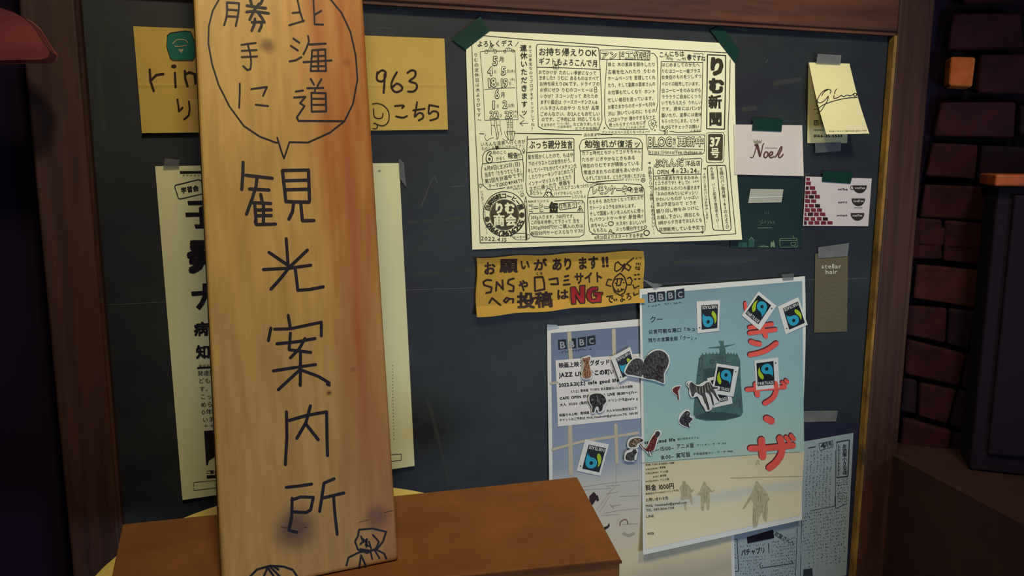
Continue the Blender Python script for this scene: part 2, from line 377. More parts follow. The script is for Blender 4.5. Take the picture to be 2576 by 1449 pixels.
# two top flaps meeting along the long middle, with a slightly bent rim
def lerp(a, b, t): return a*(1-t) + b*t
m0, m1 = lerp(cor[0], cor[3], .5), lerp(cor[1], cor[2], .5)
g = G(); g.hull8(atz(cor, zB - .003), atz(cor, zB)); obj('top_flap', g, kraft, bx, bevel=.0028)
e0, e1 = cor[3], cor[2]
g = G(); nn = Vector((0, -1, 0)); g.hull8([Vector((p.x, p.y - .0018, z)) for p, z in ((e0, zB - .004), (e1, zB - .004), (e1, zB - .0015), (e0, zB - .0015))],
     [Vector((p.x, p.y + .001, z)) for p, z in ((e0, zB - .004), (e1, zB - .004), (e1, zB - .0015), (e0, zB - .0015))]); obj('flap_edge', g, kraft_in, bx)
# plank: bottom edge on the carton, leaning back
A = onz(1003, 1412, zB); B = onz(820, 1449, zB); u = (B - A).normalized(); best = None
for i in range(1500):
    s = .08 + i*.00012; q = A + u*s; c = ROT.transposed() @ (q - CAM); x, y = W/2 - F*c[0]/c[2], H/2 + F*c[1]/c[2]
    e = abs(x - (487 + 70*y/1449))
    if best is None or e < best[0]: best = (e, s)
PW = best[1]; Bl = A + u*PW                      # bottom left corner
r1, r2 = ray(915, 0), ray(487, 0); d = -u*PW     # C+r1 t1 - (C+r2 t2) = -u*PW
a11, a12, a22 = r1.dot(r1), -r1.dot(r2), r2.dot(r2); b1_, b2_ = r1.dot(d), -r2.dot(d); det = a11*a22 - a12*a12
t1 = (b1_*a22 - a12*b2_)/det; t2 = (a11*b2_ - a12*b1_)/det
TR = CAM + r1*t1; TL = CAM + r2*t2
up = ((TR - A) + (TL - Bl)).normalized(); xr = -u; up = (up - xr*up.dot(xr)*0).normalized(); pn = xr.cross(up).normalized()
if (CAM - A).dot(pn) < 0: pn = -pn
SP = flat((A + Bl)/2, pn)
# lean until the wall: length so that the top edge meets the wall behind
Lp = ((.045 - (A.y + Bl.y)/2)/up.y)
Lp = max(.75, min(Lp - .03, 1.6)); TH = .026
dl = Bl + (TL - Bl).normalized()*((TL-Bl).length); dr = TR
kl, kr = Lp/(TL-Bl).length, Lp/(TR-A).length
Tl, Tr = Bl + (TL-Bl)*kl, A + (TR-A)*kr
def onp(p): return p - pn*((p - A).dot(pn))
q = [Bl, A, Tr, Tl]; q = [onp(p) for p in q]
q = [p + Vector((0, 0, .0)) for p in q]
def plank_mat():
    m = bpy.data.materials.new('plank_wood'); m.use_nodes = True; nt = m.node_tree; b = nt.nodes['Principled BSDF']; b.inputs['Roughness'].default_value = .5
    b.inputs['Specular IOR Level'].default_value = .35
    N = nt.nodes.new; Lk = nt.links.new
    tc = N('ShaderNodeTexCoord')
    def noise(scale, st, det=5, dist=0):
        mp = N('ShaderNodeMapping'); mp.inputs['Scale'].default_value = st; Lk(tc.outputs['Object'], mp.inputs[0])
        n = N('ShaderNodeTexNoise'); n.inputs['Scale'].default_value = scale; n.inputs['Detail'].default_value = det; n.inputs['Distortion'].default_value = dist; Lk(mp.outputs[0], n.inputs[0]); return n.outputs[0]
    def ramp(src, stops):
        r = N('ShaderNodeValToRGB'); Lk(src, r.inputs[0]); e = r.color_ramp.elements
        for i, (p, c) in enumerate(stops):
            k = e[i] if i < 2 else e.new(p)
            k.position = p; k.color = (*lin(c), 1) if len(c) == 3 else c
        return r.outputs[0]
    def mix(f, a, c, mode='MIX'):
        x = N('ShaderNodeMix'); x.data_type = 'RGBA'; x.blend_type = mode
        if isinstance(f, float): x.inputs[0].default_value = f
        else: Lk(f, x.inputs[0])
        for s, k in ((a, 6), (c, 7)):
            if isinstance(s, tuple): x.inputs[k].default_value = (*lin(s), 1)
            else: Lk(s, x.inputs[k])
        return x.outputs[2]
    base = ramp(noise(9, (2.2, 1, .35), 6, .4), [(.3, (178, 138, 76)), (.7, (198, 158, 90))])
    fine = ramp(noise(60, (2.6, 1, .12), 4), [(.3, (226, 222, 216)), (.7, (255, 255, 255))])
    c = mix(1.0, base, fine, 'MULTIPLY')
    # reddish heartwood band down the right side of the face
    sp = N('ShaderNodeSeparateXYZ'); Lk(tc.outputs['Object'], sp.inputs[0])
    def math_(op, a, b_=None, c_=None):
        n = N('ShaderNodeMath'); n.operation = op
        for i, s in enumerate((a, b_, c_)):
            if s is None: continue
            if isinstance(s, (int, float)): n.inputs[i].default_value = s
            else: Lk(s, n.inputs[i])
        return n.outputs[0]
    dist = math_('ADD', sp.outputs[0], math_('MULTIPLY', noise(6, (1.4, 1, .5), 4, .5), .05))
    band = math_('SUBTRACT', dist, math_('MULTIPLY', sp.outputs[2], -.08))
    bm = ramp(band, [(.0, (0, 0, 0, 1)), (.5, (0, 0, 0, 1))])
    r = bm.node.color_ramp.elements; r[0].position = .058; r[0].color = (0, 0, 0, 1); r[1].position = .084; r[1].color = (1, 1, 1, 1)
    streak = ramp(noise(24, (3.0, 1, .16), 4, .3), [(.30, (.4, .4, .4, 1)), (.62, (1, 1, 1, 1))])
    f = math_('MULTIPLY', bm, streak); f = math_('MULTIPLY', f, .85)
    c = mix(f, c, (146, 74, 30))
    Lk(c, b.inputs['Base Color'])
    return m, nt, c, tc, mix, b, math_, N, Lk
PM, nt, ccol, tc, mix, bsdf, math_, N, Lk = plank_mat()
bk = [p - pn*TH for p in q]; bk[0].z = max(bk[0].z, zB + .0006); bk[1].z = max(bk[1].z, zB + .0006)
q[0].z += .0006; q[1].z += .0006
g = G(); g.hull8(bk, q)
pc = (A + Bl)/2
PLANK = obj('wooden_signboard', g, PM, center=tuple(pc), label='tall pale wooden plank sign with handwritten black Japanese lettering, standing on the cardboard box', cat='sign', bevel=.003)
# knots: round dark stains of the wood itself
for (kx, ky, kr_, dark, halo) in ((745, 1330, .0135, (52, 24, 40), .75), (947, 1300, .0085, (70, 34, 40), .6), (673, 115, .005, (92, 50, 26), .8), (828, 988, .0018, (90, 52, 20), .9), (889, 929, .0018, (120, 60, 20), .5), (873, 157, .003, (110, 60, 24), .5)):
    k = SP(kx, ky) - pc
    vm = N('ShaderNodeVectorMath'); vm.operation = 'DISTANCE'; Lk(tc.outputs['Object'], vm.inputs[0]); vm.inputs[1].default_value = k
    nz = N('ShaderNodeTexNoise'); nz.inputs['Scale'].default_value = 90; Lk(tc.outputs['Object'], nz.inputs[0])
    dd = math_('ADD', vm.outputs['Value'], math_('MULTIPLY', nz.outputs[0], kr_*.5))
    mr = N('ShaderNodeMapRange'); mr.interpolation_type = 'SMOOTHSTEP'; Lk(dd, mr.inputs[0]); mr.inputs[1].default_value = kr_*.55; mr.inputs[2].default_value = kr_*2.1; mr.inputs[3].default_value = halo; mr.inputs[4].default_value = 0
    ccol = mix(mr.outputs[0], ccol, dark)
Lk(ccol, bsdf.inputs['Base Color'])
g = G(SP, (480, 966, 3), .0003); g.lines('680 1080 740 1085;850 1083 880 1080;1265 1045 1340 1025;1460 970 1530 955', .9); obj('crack', g, mat('crack', (50, 28, 26), .9), PLANK, kind='stuff')
g = G(SP, (480, 966, 3), .0006)
for x, y, r in ((797, 1100, 5), (1412, 998, 4)): g.oval(x, y, r, r*.8)
obj('nail_head', g, mat('nail_metal', (170, 140, 120), .35, metal=.5), PLANK, kind='stuff')
g = G(SP, (480, 0, 3))
g.lines('215 -8 165 80 135 200 133 330 160 480 210 640 290 800 400 950 520 1030 640 1075 660 1075;652 1038 680 1130 703 1195 722 1140 745 1072 885 1075 1050 1000 1160 915 1225 780 1258 600 1245 420 1205 240 1140 100 1055 -5', 4.2)
obj('speech_bubble', g, INK, PLANK)
def big(*parts):
    g = G(SP)
    for T, w, t in parts: g.at(*T).lines(t, w)
    obj('painted_character', g, INK, PLANK, kind='stuff')
Z1, Z2, Z4, Z6, Z5 = (540, 0, 14.31), (480, 0, 3), (480, 483, 3), (480, 966, 3), (580, 380, 7.246)
big((Z1, 5.2, '440 95 450 400 420 650 340 900;440 85 880 110 860 400 820 650 760 930;470 340 840 370;450 580 840 600'),
    (Z1, 7.0, '1280 -20 1340 200;1730 -20 1650 150;1160 200 1550 260 1840 290;1150 430 1400 400 1940 480;1600 130 1430 350 1260 700;1560 440 1700 640 1790 800;1340 800 1700 790 1680 950 1600 1110;1450 680 1420 900 1330 1100'))
big(((480, 0, 3), 4.6, '805 0 825 90 848 162;768 97 822 92;742 190 855 155;925 0 930 80 935 183 998 185;985 80 938 108'))
big(((480, 0, 3), 4.8, '382 338 435 330 490 323;385 383 497 377;385 430 500 425;430 335 448 400 456 470 450 520 428 528 395 498'))
big(((480, 0, 3), 4.8, '773 290 820 322;755 345 808 380;745 462 790 455 835 430;885 270 892 310 870 370 850 408;893 335 1018 328;915 378 905 535 1020 535 1015 372 915 378;850 468 1062 455;960 378 962 535;915 425 1012 420;915 500 1015 498'))
big(((480, 0, 3), 4.8, '370 630 370 700 365 812;455 672 575 655 545 722;490 790 583 800'))
big(((480, 0, 3), 4.8, '905 595 930 640;985 598 955 648;878 665 1000 662;940 662 935 700;910 700 912 842 1022 840 1018 702 910 700;915 745 1012 745;915 790 1012 790;792 690 848 682;780 735 865 730 825 778 858 800 800 885 812 912 1150 914'))
big(((580, 380, 7.246), 8.2, '228 205 225 400 205 700;280 440 760 495;485 470 465 640 400 850 290 1150;345 690 700 710;550 790 580 930;400 940 730 955;440 960 470 1340 820 1330;600 960 600 1340;480 1075 740 1070;480 1180 740 1175;450 1280 470 1340'))
big(((580, 380, 7.246), 8.4, '945 355 1420 345 1440 900 1430 930 1010 920 945 355;1000 540 1420 530;1010 705 1420 695;1150 950 1130 1100 1065 1240;1280 950 1310 1270 1520 1265'))
big(((480, 483, 3), 8.0, '720 352 735 560;590 455 742 558;880 438 750 562;548 585 745 575 905 552;740 572 680 650 605 733;788 575 808 742 900 735 1000 715'))
big(((480, 483, 3), 7.6, '735 930 750 1020;632 1035 750 1032 985 982 985 1085;605 1027 585 1122;752 1065 742 1190 905 1210;650 1145 800 1130 938 1105;862 1105 820 1180 752 1252;828 1212 826 1449;622 1350 780 1325 942 1302;822 1342 760 1400 660 1492;838 1345 960 1390 1045 1440'), (Z6, 7.6, '822 0 826 10;1030 0 1046 8'))
big(((480, 966, 3), 8.0, '722 210 725 400 714 608;742 275 880 235 1025 210 1028 400 1032 540;903 165 870 290 800 410;868 300 962 420'))
big(((480, 966, 3), 7.6, '720 780 800 772 912 755;765 862 762 1000 742 1105 800 1118;762 875 830 852 925 855 905 950 870 970 768 965;1082 715 1005 748 990 850 972 962;990 862 1155 822;1078 850 1085 950 1105 1135'))
g = G(SP, (480, 966, 3))
g.lines('1262 1145 1270 1100 1370 1090 1475 1115 1450 1190 1410 1240;1265 1140 1240 1190 1262 1250 1330 1275 1400 1240 1420 1190 1375 1140;1285 1150 1300 1190 1280 1210;1300 1170 1330 1200 1325 1230;1345 1190 1360 1240;1280 1245 1340 1255;1175 1370 1190 1310 1270 1270 1400 1250 1460 1280 1475 1318;1272 1380 1285 1290;1285 1290 1320 1372;1355 1262 1370 1320;1390 1258 1425 1315;1300 1195 1330 1170 1320 1215 1350 1225', 4.6)
g.lines('445 1455 500 1400 600 1372 700 1378 770 1402 808 1460;548 1460 580 1385 640 1470;600 1380 690 1470;620 1374 660 1400', 5.5)
obj('doodle', g, INK, PLANK, kind='stuff')
# ============================================================ red board end jutting in at the upper left
g = G(board(zero, .095)); pts = [(-120, 4), (0, 21), (30, 28), (58, 42), (82, 62), (98, 88), (112, 110), (126, 130), (122, 144), (104, 150), (-120, 152)]
g.prism(pts, 0, .028, smooth=0)
jut = obj('rounded_wooden_board', g, mat('red_wood', (128, 58, 48), .32, c2=(96, 40, 40), scale=4, stretch=(1, 5, 8), spec=.5), label='rounded reddish wooden board end jutting in over the frame at upper left', cat='board', bevel=.006)
# ============================================================ papers on the board
paper_y = mat('paper_cream', (238, 238, 206), .75, var=.02, scale=6)
paper_w = mat('paper_white', (226, 224, 218), .7, var=.02, scale=6)
paper_b = mat('paper_cool', (154, 172, 180), .7, var=.05, scale=12)
paper_l = mat('paper_leaflet', (214, 214, 172), .7, var=.03, scale=6)
card_w = mat('card_white', (206, 198, 202), .6, var=.02)
kraft_s = mat('kraft_sign', (196, 164, 88), .85, var=.07, scale=18)
brown_ink = mat('brown_marker', (44, 22, 18), .6)
pen = mat('pen_ink', (52, 50, 34), .7)
PAPERFILL = paper_y
black = mat('print_black', (24, 18, 26), .6)
white = mat('print_white', (205, 205, 200), .6)
green_tape = mat('green_tape', (8, 50, 40), .45, var=.12, scale=30)
clear_tape = mat('clear_tape', (120, 126, 130), .22, spec=.6, alpha=.38)
foggy_tape = mat('frosted_tape', (128, 132, 134), .3, spec=.6, alpha=.62, var=.2, scale=60)
def sheet(name, quad, m, label, cat, off=zero, base=.0012, thick=.0004, n=10, group=None, T=(0, 0, 1), edge=None):
    S = board(off, base); g = G(S, T, 0); g.grid(quad, n, n, lift=0, thick=thick, edge=edge)
    return obj(name, g, m, label=label, cat=cat, group=group, smooth=False), S
def ink(name, g, m, parent, kind='stuff', label=None): return obj(name, g, m, parent, kind=kind, label=label)
TN = []
def tape(quad, m, label, S, lift=.0006, T=(0, 0, 1), jag=True, group=None):
    g = G(S, T); tl, tr, br, bl = quad; pts = [tl, tr]
    def zig(a, b, k=7):
        return [(a[0] + (b[0]-a[0])*i/k + random.uniform(-1, 1)*.6, a[1] + (b[1]-a[1])*i/k + random.uniform(-1, 1)*.6) for i in range(1, k)]
    pts = [tl, tr] + (zig(tr, br) if jag else []) + [br, bl] + (zig(bl, tl) if jag else [])
    g.prism(pts, lift, .00015)
    o = obj('tape', g, m, label=label, cat='tape', group=group); TN.append(o.name); return o

# ---- handwritten newsletter
def nl_off(x, y):
    d = max(0, (y - 430)/200)*max(0, (x - 1560)/300); return .0008 + .010*d*d + .0012*math.sin((x - 1190)/110)
ROOT, S = sheet('newsletter', [(1171, 77), (1849, 110), (1867, 603), (1188, 628)], paper_y, 'large cream handwritten Japanese newsletter taped at its top corners with green tape', 'newsletter', nl_off, .0016, n=22,
    edge=lambda u, v, x, y: (x - 6*u*math.sin(v*math.pi)*(1 if v < .6 else 1.3), y - 2.0*math.sin(u*math.pi)))
A1, A2, A3, A4 = (1180, 70, 5.367), (1500, 70, 5.367), (1180, 330, 4.83), (1500, 330, 4.83)
g = G(S)
L = lambda T, t, w=1.6, sm=0: g.at(*T).lines(t, w, sm)
L((0, 0, 1), '1187 110 1190 200 1196 330 1203 470 1208 611;1212 89 1300 97 1420 106 1500 112 1640 122 1780 130 1828 133;1837 150 1835 250 1832 330 1838 450 1851 588;1208 611 1400 608 1600 601 1760 594 1851 588', 1.7, 4)
L(A1, '935 1330 925 900 908 260 915 228 955 218 1300 240 1720 262 1750 275 1770 560 1790 1000 1795 1250 1750 1380 1300 1385 1000 1370 935 1330;912 530 1300 540 1765 562', 1.6)
L(A1, '150 322 210 312 460 312 620 308 640 800 662 1240 400 1240 212 1248 190 800 150 322;205 832 400 815 625 808;625 250 670 185;680 1170 745 1225;800 1285 685 1290;745 1245 685 1290 730 1325;620 1425 1100 1425 1520 1440', 1.2)
L(A2, '145 430 115 850 112 1180 130 1300 175 1365 400 1372 700 1368;740 342 780 345 822 400 832 700 835 1000 805 1145;52 298 400 292 728 310 722 435 400 428 55 425 52 298;878 452 1150 462 1440 466 1430 900 1412 1400 1100 1412 990 1395;915 1395 862 1385 850 1250 865 800 878 452', 1.4)
L(A2, '1502 362 1600 366 1748 372 1742 900 1732 1368 1600 1365 1492 1362 1495 900 1502 362', 2.6)
L(A2, '1310 350 1445 350 1440 372;0 1432 400 1438 690 1440;120 1345 90 1370;120 1345 118 1362;120 1345 100 1345', 1.2)
L(A4, '605 42 900 42 1320 45 1312 260 1290 275 900 292 640 282 620 200 605 42;618 205 900 212 1300 220', 1.3)
L(A4, '1345 22 1440 15 1548 18 1560 50 1550 350 1540 375 1440 382 1345 375 1335 350 1345 22', 1.2)
L(A4, '1350 430 1360 418 1460 415 1565 415 1575 430 1600 700 1640 1180 1620 1208 1430 1200 1418 1180 1370 800 1350 430;1465 418 1500 800 1545 1205', 1.8)
L(A4, '690 450 695 545 690 780 720 1130 745 1200 800 1240 1000 1236 1300 1226;1060 340 1270 328 1285 345 1272 540 1290 900 1325 1150 1320 1215;695 546 940 528 1278 520;1300 1150 1290 1240;1275 1215 1292 1242 1305 1215;625 385 660 385;645 372 660 385 648 398;1300 455 1332 455;1318 442 1332 455 1320 470', 1.6)
L(A4, '-30 90 200 78 480 82 530 100 560 150 555 480;0 212 560 212;0 612 180 600 335 590;-50 640 300 632 540 648 580 700 590 900 595 1112;-60 800 200 795 575 775;-60 1252 200 1248 400 1240 520 1215 590 1188', 1.6)
L(A3, '1350 240 1340 180 1370 110 1420 92 1560 84;1350 240 1360 400 1375 520 1400 590 1440 622 1560 620 1660 606;1347 240 1660 215;1640 640 1560 645 1470 690 1445 770 1440 860 1450 1100 1465 1215 1510 1248 1620 1252;1440 808 1700 790', 1.6)
L(A3, '708 60 690 640 700 740 725 785 770 800 1000 800 1235 795;715 97 1000 90 1262 84 1275 100 1275 370;1278 445 1280 636;698 260 1000 240 1270 228;125 30 180 32;560 25 1000 35 1370 42;1600 42 1740 42', 1.7)
L(A3, '165 392 165 300 190 250 250 220 400 208 560 205 620 230 650 300 662 450 658 612;165 396 400 372 650 343;165 392 150 470 155 560 175 660 230 708 320 705 440 685', 1.5)
L(A3, '735 998 1000 990 1402 985;735 1000 725 1050 740 1240 780 1282 1050 1290 1340 1285 1395 1255 1405 1100 1400 985 1400 870 1375 842 1200 838 1035 850;1095 882 1300 856 1312 925 1105 958 1095 882', 1.5)
L(A3, '688 790 676 855 680 1000 690 1330;688 790 702 855 706 1000 700 1330;676 855 702 855;690 900 695 1320;684 1000 690 1310', 1.3)
g.at(*A3); g.oval(430, 1005, 258, 272, 1.8, 40); g.oval(430, 1015, 178, 184, 1.2, 32)
g.oval(647, 773, 22, 22, 1, 12); L(A3, '637 778 647 784 657 778;640 765 640 769;653 765 653 769;530 1290 525 1260 570 1240 680 1240 740 1262 742 1295 700 1318 580 1320 530 1290;118 650 135 640 145 655 158 640 160 660 138 692 118 650;645 240 665 205 680 240 660 250 645 240;655 265 672 250 672 270 655 265', 1.1)
# little drawings
L(A1, '215 300 215 340 240 348 255 330 250 302 230 295 215 300;335 300 338 335 360 342 375 325 370 300 350 290 335 300;465 310 475 340 495 335 500 310 480 302 465 310;565 300 580 325 605 330 612 305 590 290 565 300;260 310 280 250 300 200 315 245 335 310;285 180 295 230 305 200;480 305 500 275 540 268 575 290;300 215 325 235;280 310 300 250 312 310;520 275 522 300;540 272 542 298;295 1245 300 1320 305 1449;350 1245 345 1320 375 1449;370 1245 375 1320 392 1445;420 1245 418 1320 440 1449;300 1312 350 1318;375 1315 420 1315;510 1245 520 1390;535 1245 540 1390;560 1245 565 1390;590 1245 590 1390;512 1280 535 1275;515 1310 538 1306;518 1340 540 1336;562 1280 590 1276;565 1310 590 1306;565 1340 590 1338;505 1400 620 1395 612 1449;505 1400 520 1449;540 1400 545 1449;570 1400 572 1449', 1.0)
L(A3, '205 38 190 70 205 105 225 120 240 95 300 75;325 0 335 60 350 90 362 60 360 0;430 0 440 50 460 75 475 100 450 120 420 100 405 92;465 0 480 105 540 108 555 0;500 5 505 105;525 5 522 105;335 80 330 95 345 98 350 85', 1.0)
L(A1, '1135 515 1210 510 1208 555 1138 552 1135 515;1172 512 1172 552;1172 512 1150 488 1165 480 1172 512;1172 512 1195 480 1200 495 1172 512;1692 800 1720 795 1728 865 1698 870 1692 800;1695 830 1725 828', 1.1)
L(A3, '905 800 925 750 960 735 1000 750 1025 800;935 735 945 700 975 695 1000 715 995 745;960 735 950 760;985 740 1000 770 990 795;930 760 960 790;1318 975 1330 945 1370 942 1380 975;1345 940 1335 918 1355 905 1362 935;1340 950 1342 975;1358 948 1360 975', 1.6)
L(A2, '710 1265 730 1245 760 1240 795 1250 800 1290 780 1340 755 1380 730 1350 712 1310 710 1265;735 1285 745 1310 735 1330;760 1280 775 1300 755 1320 775 1335;740 1260 760 1300 780 1270;800 1280 825 1270;795 1310 820 1320 815 1345;792 1370 785 1390 800 1385 792 1370;945 425 955 400 975 430;965 400 1000 430;985 395 1030 440;1010 405 1040 425;1090 440 1110 425 1140 442;1150 430 1170 400 1185 440;1170 425 1200 400 1205 440;925 1430 920 1385 940 1370 962 1385 965 1430;935 1395 950 1420', 1.0)
L(A4, '545 590 560 570 590 575 595 600 575 620 550 612 545 590;560 580 580 600;555 600 585 590;148 1240 165 1200 180 1195 200 1240;160 1215 190 1230;215 1225 205 1245 225 1235;825 10 820 -10 838 -15 848 10 840 30 825 30;578 1160 595 1145 615 1155 610 1175 590 1180 578 1160', 1.3)
g.at(*A4); g.oval(178, 1122, 30, 25, 1.8, 14); g.oval(612, 1235, 34, 32, 2.2, 14); g.oval(405, 700, 22, 20, 2.4, 10)
ink('drawn_lines', g, pen, ROOT)
# dark filled patches of the print
g = G(S, A4, .00035); g.prism([(1360, 45), (1375, 32), (1525, 32), (1540, 48), (1535, 340), (1520, 356), (1370, 352), (1358, 338)], .0004, .0001)
g.at(*A3).oval(430, 1015, 172, 178, n=32, lift=.0004); g.oval(222, 1070, 30, 34, n=14); g.oval(642, 1020, 32, 34, n=14)
ink('ink_patch', g, mat('ink_patch', (70, 66, 50), .7, var=.45, scale=160), ROOT)
g = G(S, None, .0006)
g.at(*A4).text('37', (1375, 125), (1515, 125), 150, .03); g.text('号', (1380, 262), (1500, 262), 135, .02)
g.at(*A3).text('りむ', (300, 935), (555, 935), 140, .04); g.text('商会', (295, 1080), (580, 1080), 150, .03)
ink('reversed_lettering', g, paper_y, ROOT)
g = G(S, None, .0005)
def TX(T, txt, x0, y0, x1, y1, h, **k): g.at(*T).text(txt, (x0, y0), (x1, y1), h, **k)
V = dict(vert=True)
TX(A1, 'よろしくデス', 105, 215, 595, 205, 92, bold=.01); TX(A1, '連休いただきますッ', 735, 215, 750, 1190, 95, bold=.018, **V)
TX(A1, 'までは未定なのでブログをチェックしてね？', 822, 225, 865, 1390, 50, **V); TX(A1, 'りむの定休日は木ようびです～', 90, 330, 140, 1275, 58, **V)
TX(A1, '月', 405, 425, 475, 425, 80); TX(A1, '日', 335, 590, 372, 590, 45); TX(A1, '日(木)', 505, 585, 620, 582, 50); TX(A1, '日', 375, 757, 410, 757, 48); TX(A1, '(木)', 555, 695, 618, 695, 40); TX(A1, '日', 535, 752, 575, 752, 48)
TX(A1, '月', 425, 900, 490, 900, 84); TX(A1, '日', 370, 1055, 405, 1055, 50); TX(A1, '日(金)', 522, 1050, 615, 1040, 50); TX(A1, '日', 410, 1182, 445, 1182, 48); TX(A1, '(木)', 600, 1130, 655, 1128, 40); TX(A1, '日', 610, 1190, 645, 1190, 48)
TX(A1, 'お持ち帰えりOK', 935, 320, 1730, 335, 112, bold=.012); TX(A1, 'ギフトもよろこんで月', 940, 445, 1740, 480, 100, bold=.012)
for t, x0, y0, x1, y1 in (('おでかけが たのしい季節になって', 935, 595, 1722, 612), ('きました!! りむに あるものはすべて', 940, 672, 1758, 682), ('お持ち帰えりOKです。ドライブの', 950, 755, 1765, 755), ('お供にぜひ りむのコーヒーは', 955, 835, 1675, 838),
    ('いかが？スコーンだって あたため', 960, 920, 1745, 918), ('ます♡最近は クーズガーデンさん&', 960, 1000, 1735, 1000), ('ハルタさんのおやつ たちが 品薄', 960, 1080, 1755, 1078), ('ごめんなさい。お2人ともお忙しい', 960, 1160, 1770, 1158), ('のです。ご予約には 対応してもら', 975, 1235, 1770, 1228)):
    TX(A1, t, x0, y0, x1, y1, 62)
TX(A1, 'えますので', 970, 1312, 1165, 1308, 52); TX(A1, 'コーヒー豆と', 1180, 1290, 1360, 1290, 34); TX(A1, '①詰め合せ', 1195, 1335, 1390, 1330, 38); TX(A1, 'などありましたら', 1405, 1300, 1768, 1296, 50); TX(A1, 'どうぞお気軽に', 1430, 1355, 1765, 1355, 44)
for t, y0, y1 in (('鉄と 木の家具を製作したり', 492, 492), ('古着を仕入れたり りむの', 595, 582), ('ホームページを 管理してくれ', 680, 668), ('たり、そして副業の農家さんの', 775, 755), ('お仕事も忙しくなり ホント', 872, 855), ('忙しい毎日を送っています。', 975, 948), ('お客さまからのオーダーも只今', 1070, 1028), ('沢山 頂いているのに りむの', 1160, 1115), ('入口のドアが 静かすぎるなァと', 1245, 1198)):
    TX(A2, t, 155, y0, 800, y1, 62)
TX(A2, '思ったらすぐベルをにぎ', 170, 1315, 675, 1275, 56); TX(A2, 'にしてくれましたゼ', 315, 1350, 660, 1335, 42); TX(A2, 'アンドのスペース広くなったよー!!', 75, 1410, 720, 1400, 46); TX(A3, '店の奥まで', 1395, 45, 1595, 40, 44)
TX(A2, 'こんにちは', 845, 360, 1190, 345, 84, bold=.01); TX(A2, '春ですね', 1225, 395, 1480, 415, 84, bold=.012)
for t, y0, y1, x1 in (('はじめましてのかたへ', 498, 498, 1400), ('りむはコーヒー屋プラス', 585, 580, 1410), ('衣食住のものを少しずつ', 668, 650, 1425), ('イロイロ販売しています。', 755, 755, 1425), ('日コーヒーをのみながら', 845, 838, 1420), ('ララララご自由にくつろ', 930, 922, 1420), ('いでもらえたら うれしい', 1012, 1002, 1425), ('です。週末にはパンが', 1095, 1082, 1420), ('届いたり、夏季には連休', 1180, 1168, 1425), ('もらったりします。どうぞ', 1258, 1250, 1390), ('BLOGでチェックお願い', 1338, 1330, 1390)):
    TX(A2, t, 880, y0, x1, y1, 60)
TX(A2, 'します!!', 1270, 1388, 1405, 1388, 42)
TX(A2, 'り', 1500, 520, 1760, 520, 270, bold=.05); TX(A2, 'む', 1510, 785, 1730, 785, 215, bold=.05); TX(A2, '新', 1515, 1000, 1700, 1000, 185, bold=.03); TX(A2, '聞', 1515, 1228, 1705, 1228, 195, bold=.03)
TX(A4, '毎日', 950, 80, 950, 165, 42, **V); TX(A4, 'いつまでつづくやら？', 690, 190, 980, 190, 30); TX(A4, 'https://rimcoffee.thebase.in', 645, 250, 1285, 252, 62)
TX(A4, '洋品店', 1080, 390, 1268, 388, 72); TX(A4, 'OPEN', 735, 495, 885, 488, 76); TX(A4, '4', 905, 475, 955, 475, 96, bold=.02); TX(A4, '月', 965, 490, 1005, 490, 42); TX(A4, '23', 1015, 475, 1095, 475, 84, bold=.01); TX(A4, '日', 1095, 490, 1130, 490, 40); TX(A4, '24', 1140, 475, 1225, 475, 84, bold=.01); TX(A4, '日', 1225, 495, 1255, 495, 38)
for t, y0, y1, x0, x1 in (('人形の家具を作るゆみゆみ', 575, 560, 700, 1240), ('とコラボです!! そして!!', 630, 620, 705, 1135), ('みち酵房さんのパンも届きます', 697, 682, 705, 1262), ('『おみの市みたいにギッシリ', 762, 745, 700, 1240), ('かわいいものが いっぱい', 828, 800, 720, 1245), ('並ぶ予定なので どうぞ', 890, 868, 730, 1220), ('掘り出し物をみつけに', 972, 928, 730, 1250),
    ('お越し下さい。両日とも', 1048, 1005, 735, 1260), ('11時から夕方までお2人とも', 1115, 1075, 755, 1290), ('店頭販売している予定で', 1195, 1165, 760, 1310)):
    TX(A4, t, x0, y0, x1, y1, 54)
TX(A4, 'SAN', 1175, 610, 1245, 605, 30); TX(A4, '作品もフリマ(糸物)もあるらしい!!', 648, 425, 705, 1265, 54, **V); TX(A4, '4月22日のパンはお休みします。', 1312, 500, 1352, 1110, 38, **V)
TX(A4, '王様のパン毎月第1&3の土ようび', 1515, 440, 1595, 1185, 54, **V); TX(A4, 'みち酵房 パンと和菓子毎週金ようび!!', 1400, 430, 1485, 1180, 50, **V)
P34 = lambda x, y: (1180 + x/4.83, 330 + y/4.83); P44 = lambda x, y: (1500 + x/4.83, 330 + y/4.83)
def TW(t, a, b, h, **k): g.at(0, 0, 1).text(t, P34(*a), P44(*b), h/4.83, **k)
TW('勉強机が復活ッ', (1400, 152), (545, 155), 98, bold=.012)
for t, a, b in (('カフェ時代とちがってコドモちゃん', (1368, 268), (545, 240)), ('たちが にぎやかなときもある', (1370, 345), (475, 320)), ('現在のりむですが頑張っている', (1375, 422), (525, 388)), ('常連さまたちの応援をあいかわ', (1390, 502), (530, 462)), ('らずしております。どうぞご利用くださいね', (1420, 572), (598, 535)),
    ('そろそろ あたたかくなって来たので', (1455, 862), (575, 805)), ('ガトーショコラをお休みします。', (1462, 930), (502, 900)), ('そして国産レモンをふんだんに使っ', (1465, 1005), (580, 962)), ('たパウンドケーキが 新登場!!', (1465, 1075), (565, 1030)), ('めちゃんこ     大スキ!! おいしい!!', (1480, 1145), (582, 1100)), ('もちろん     ぶっち親分作です', (1505, 1205), (575, 1170)), ('4月23日よりスタートする予定', (1520, 1292), (572, 1262))):
    TW(t, a, b, 56)
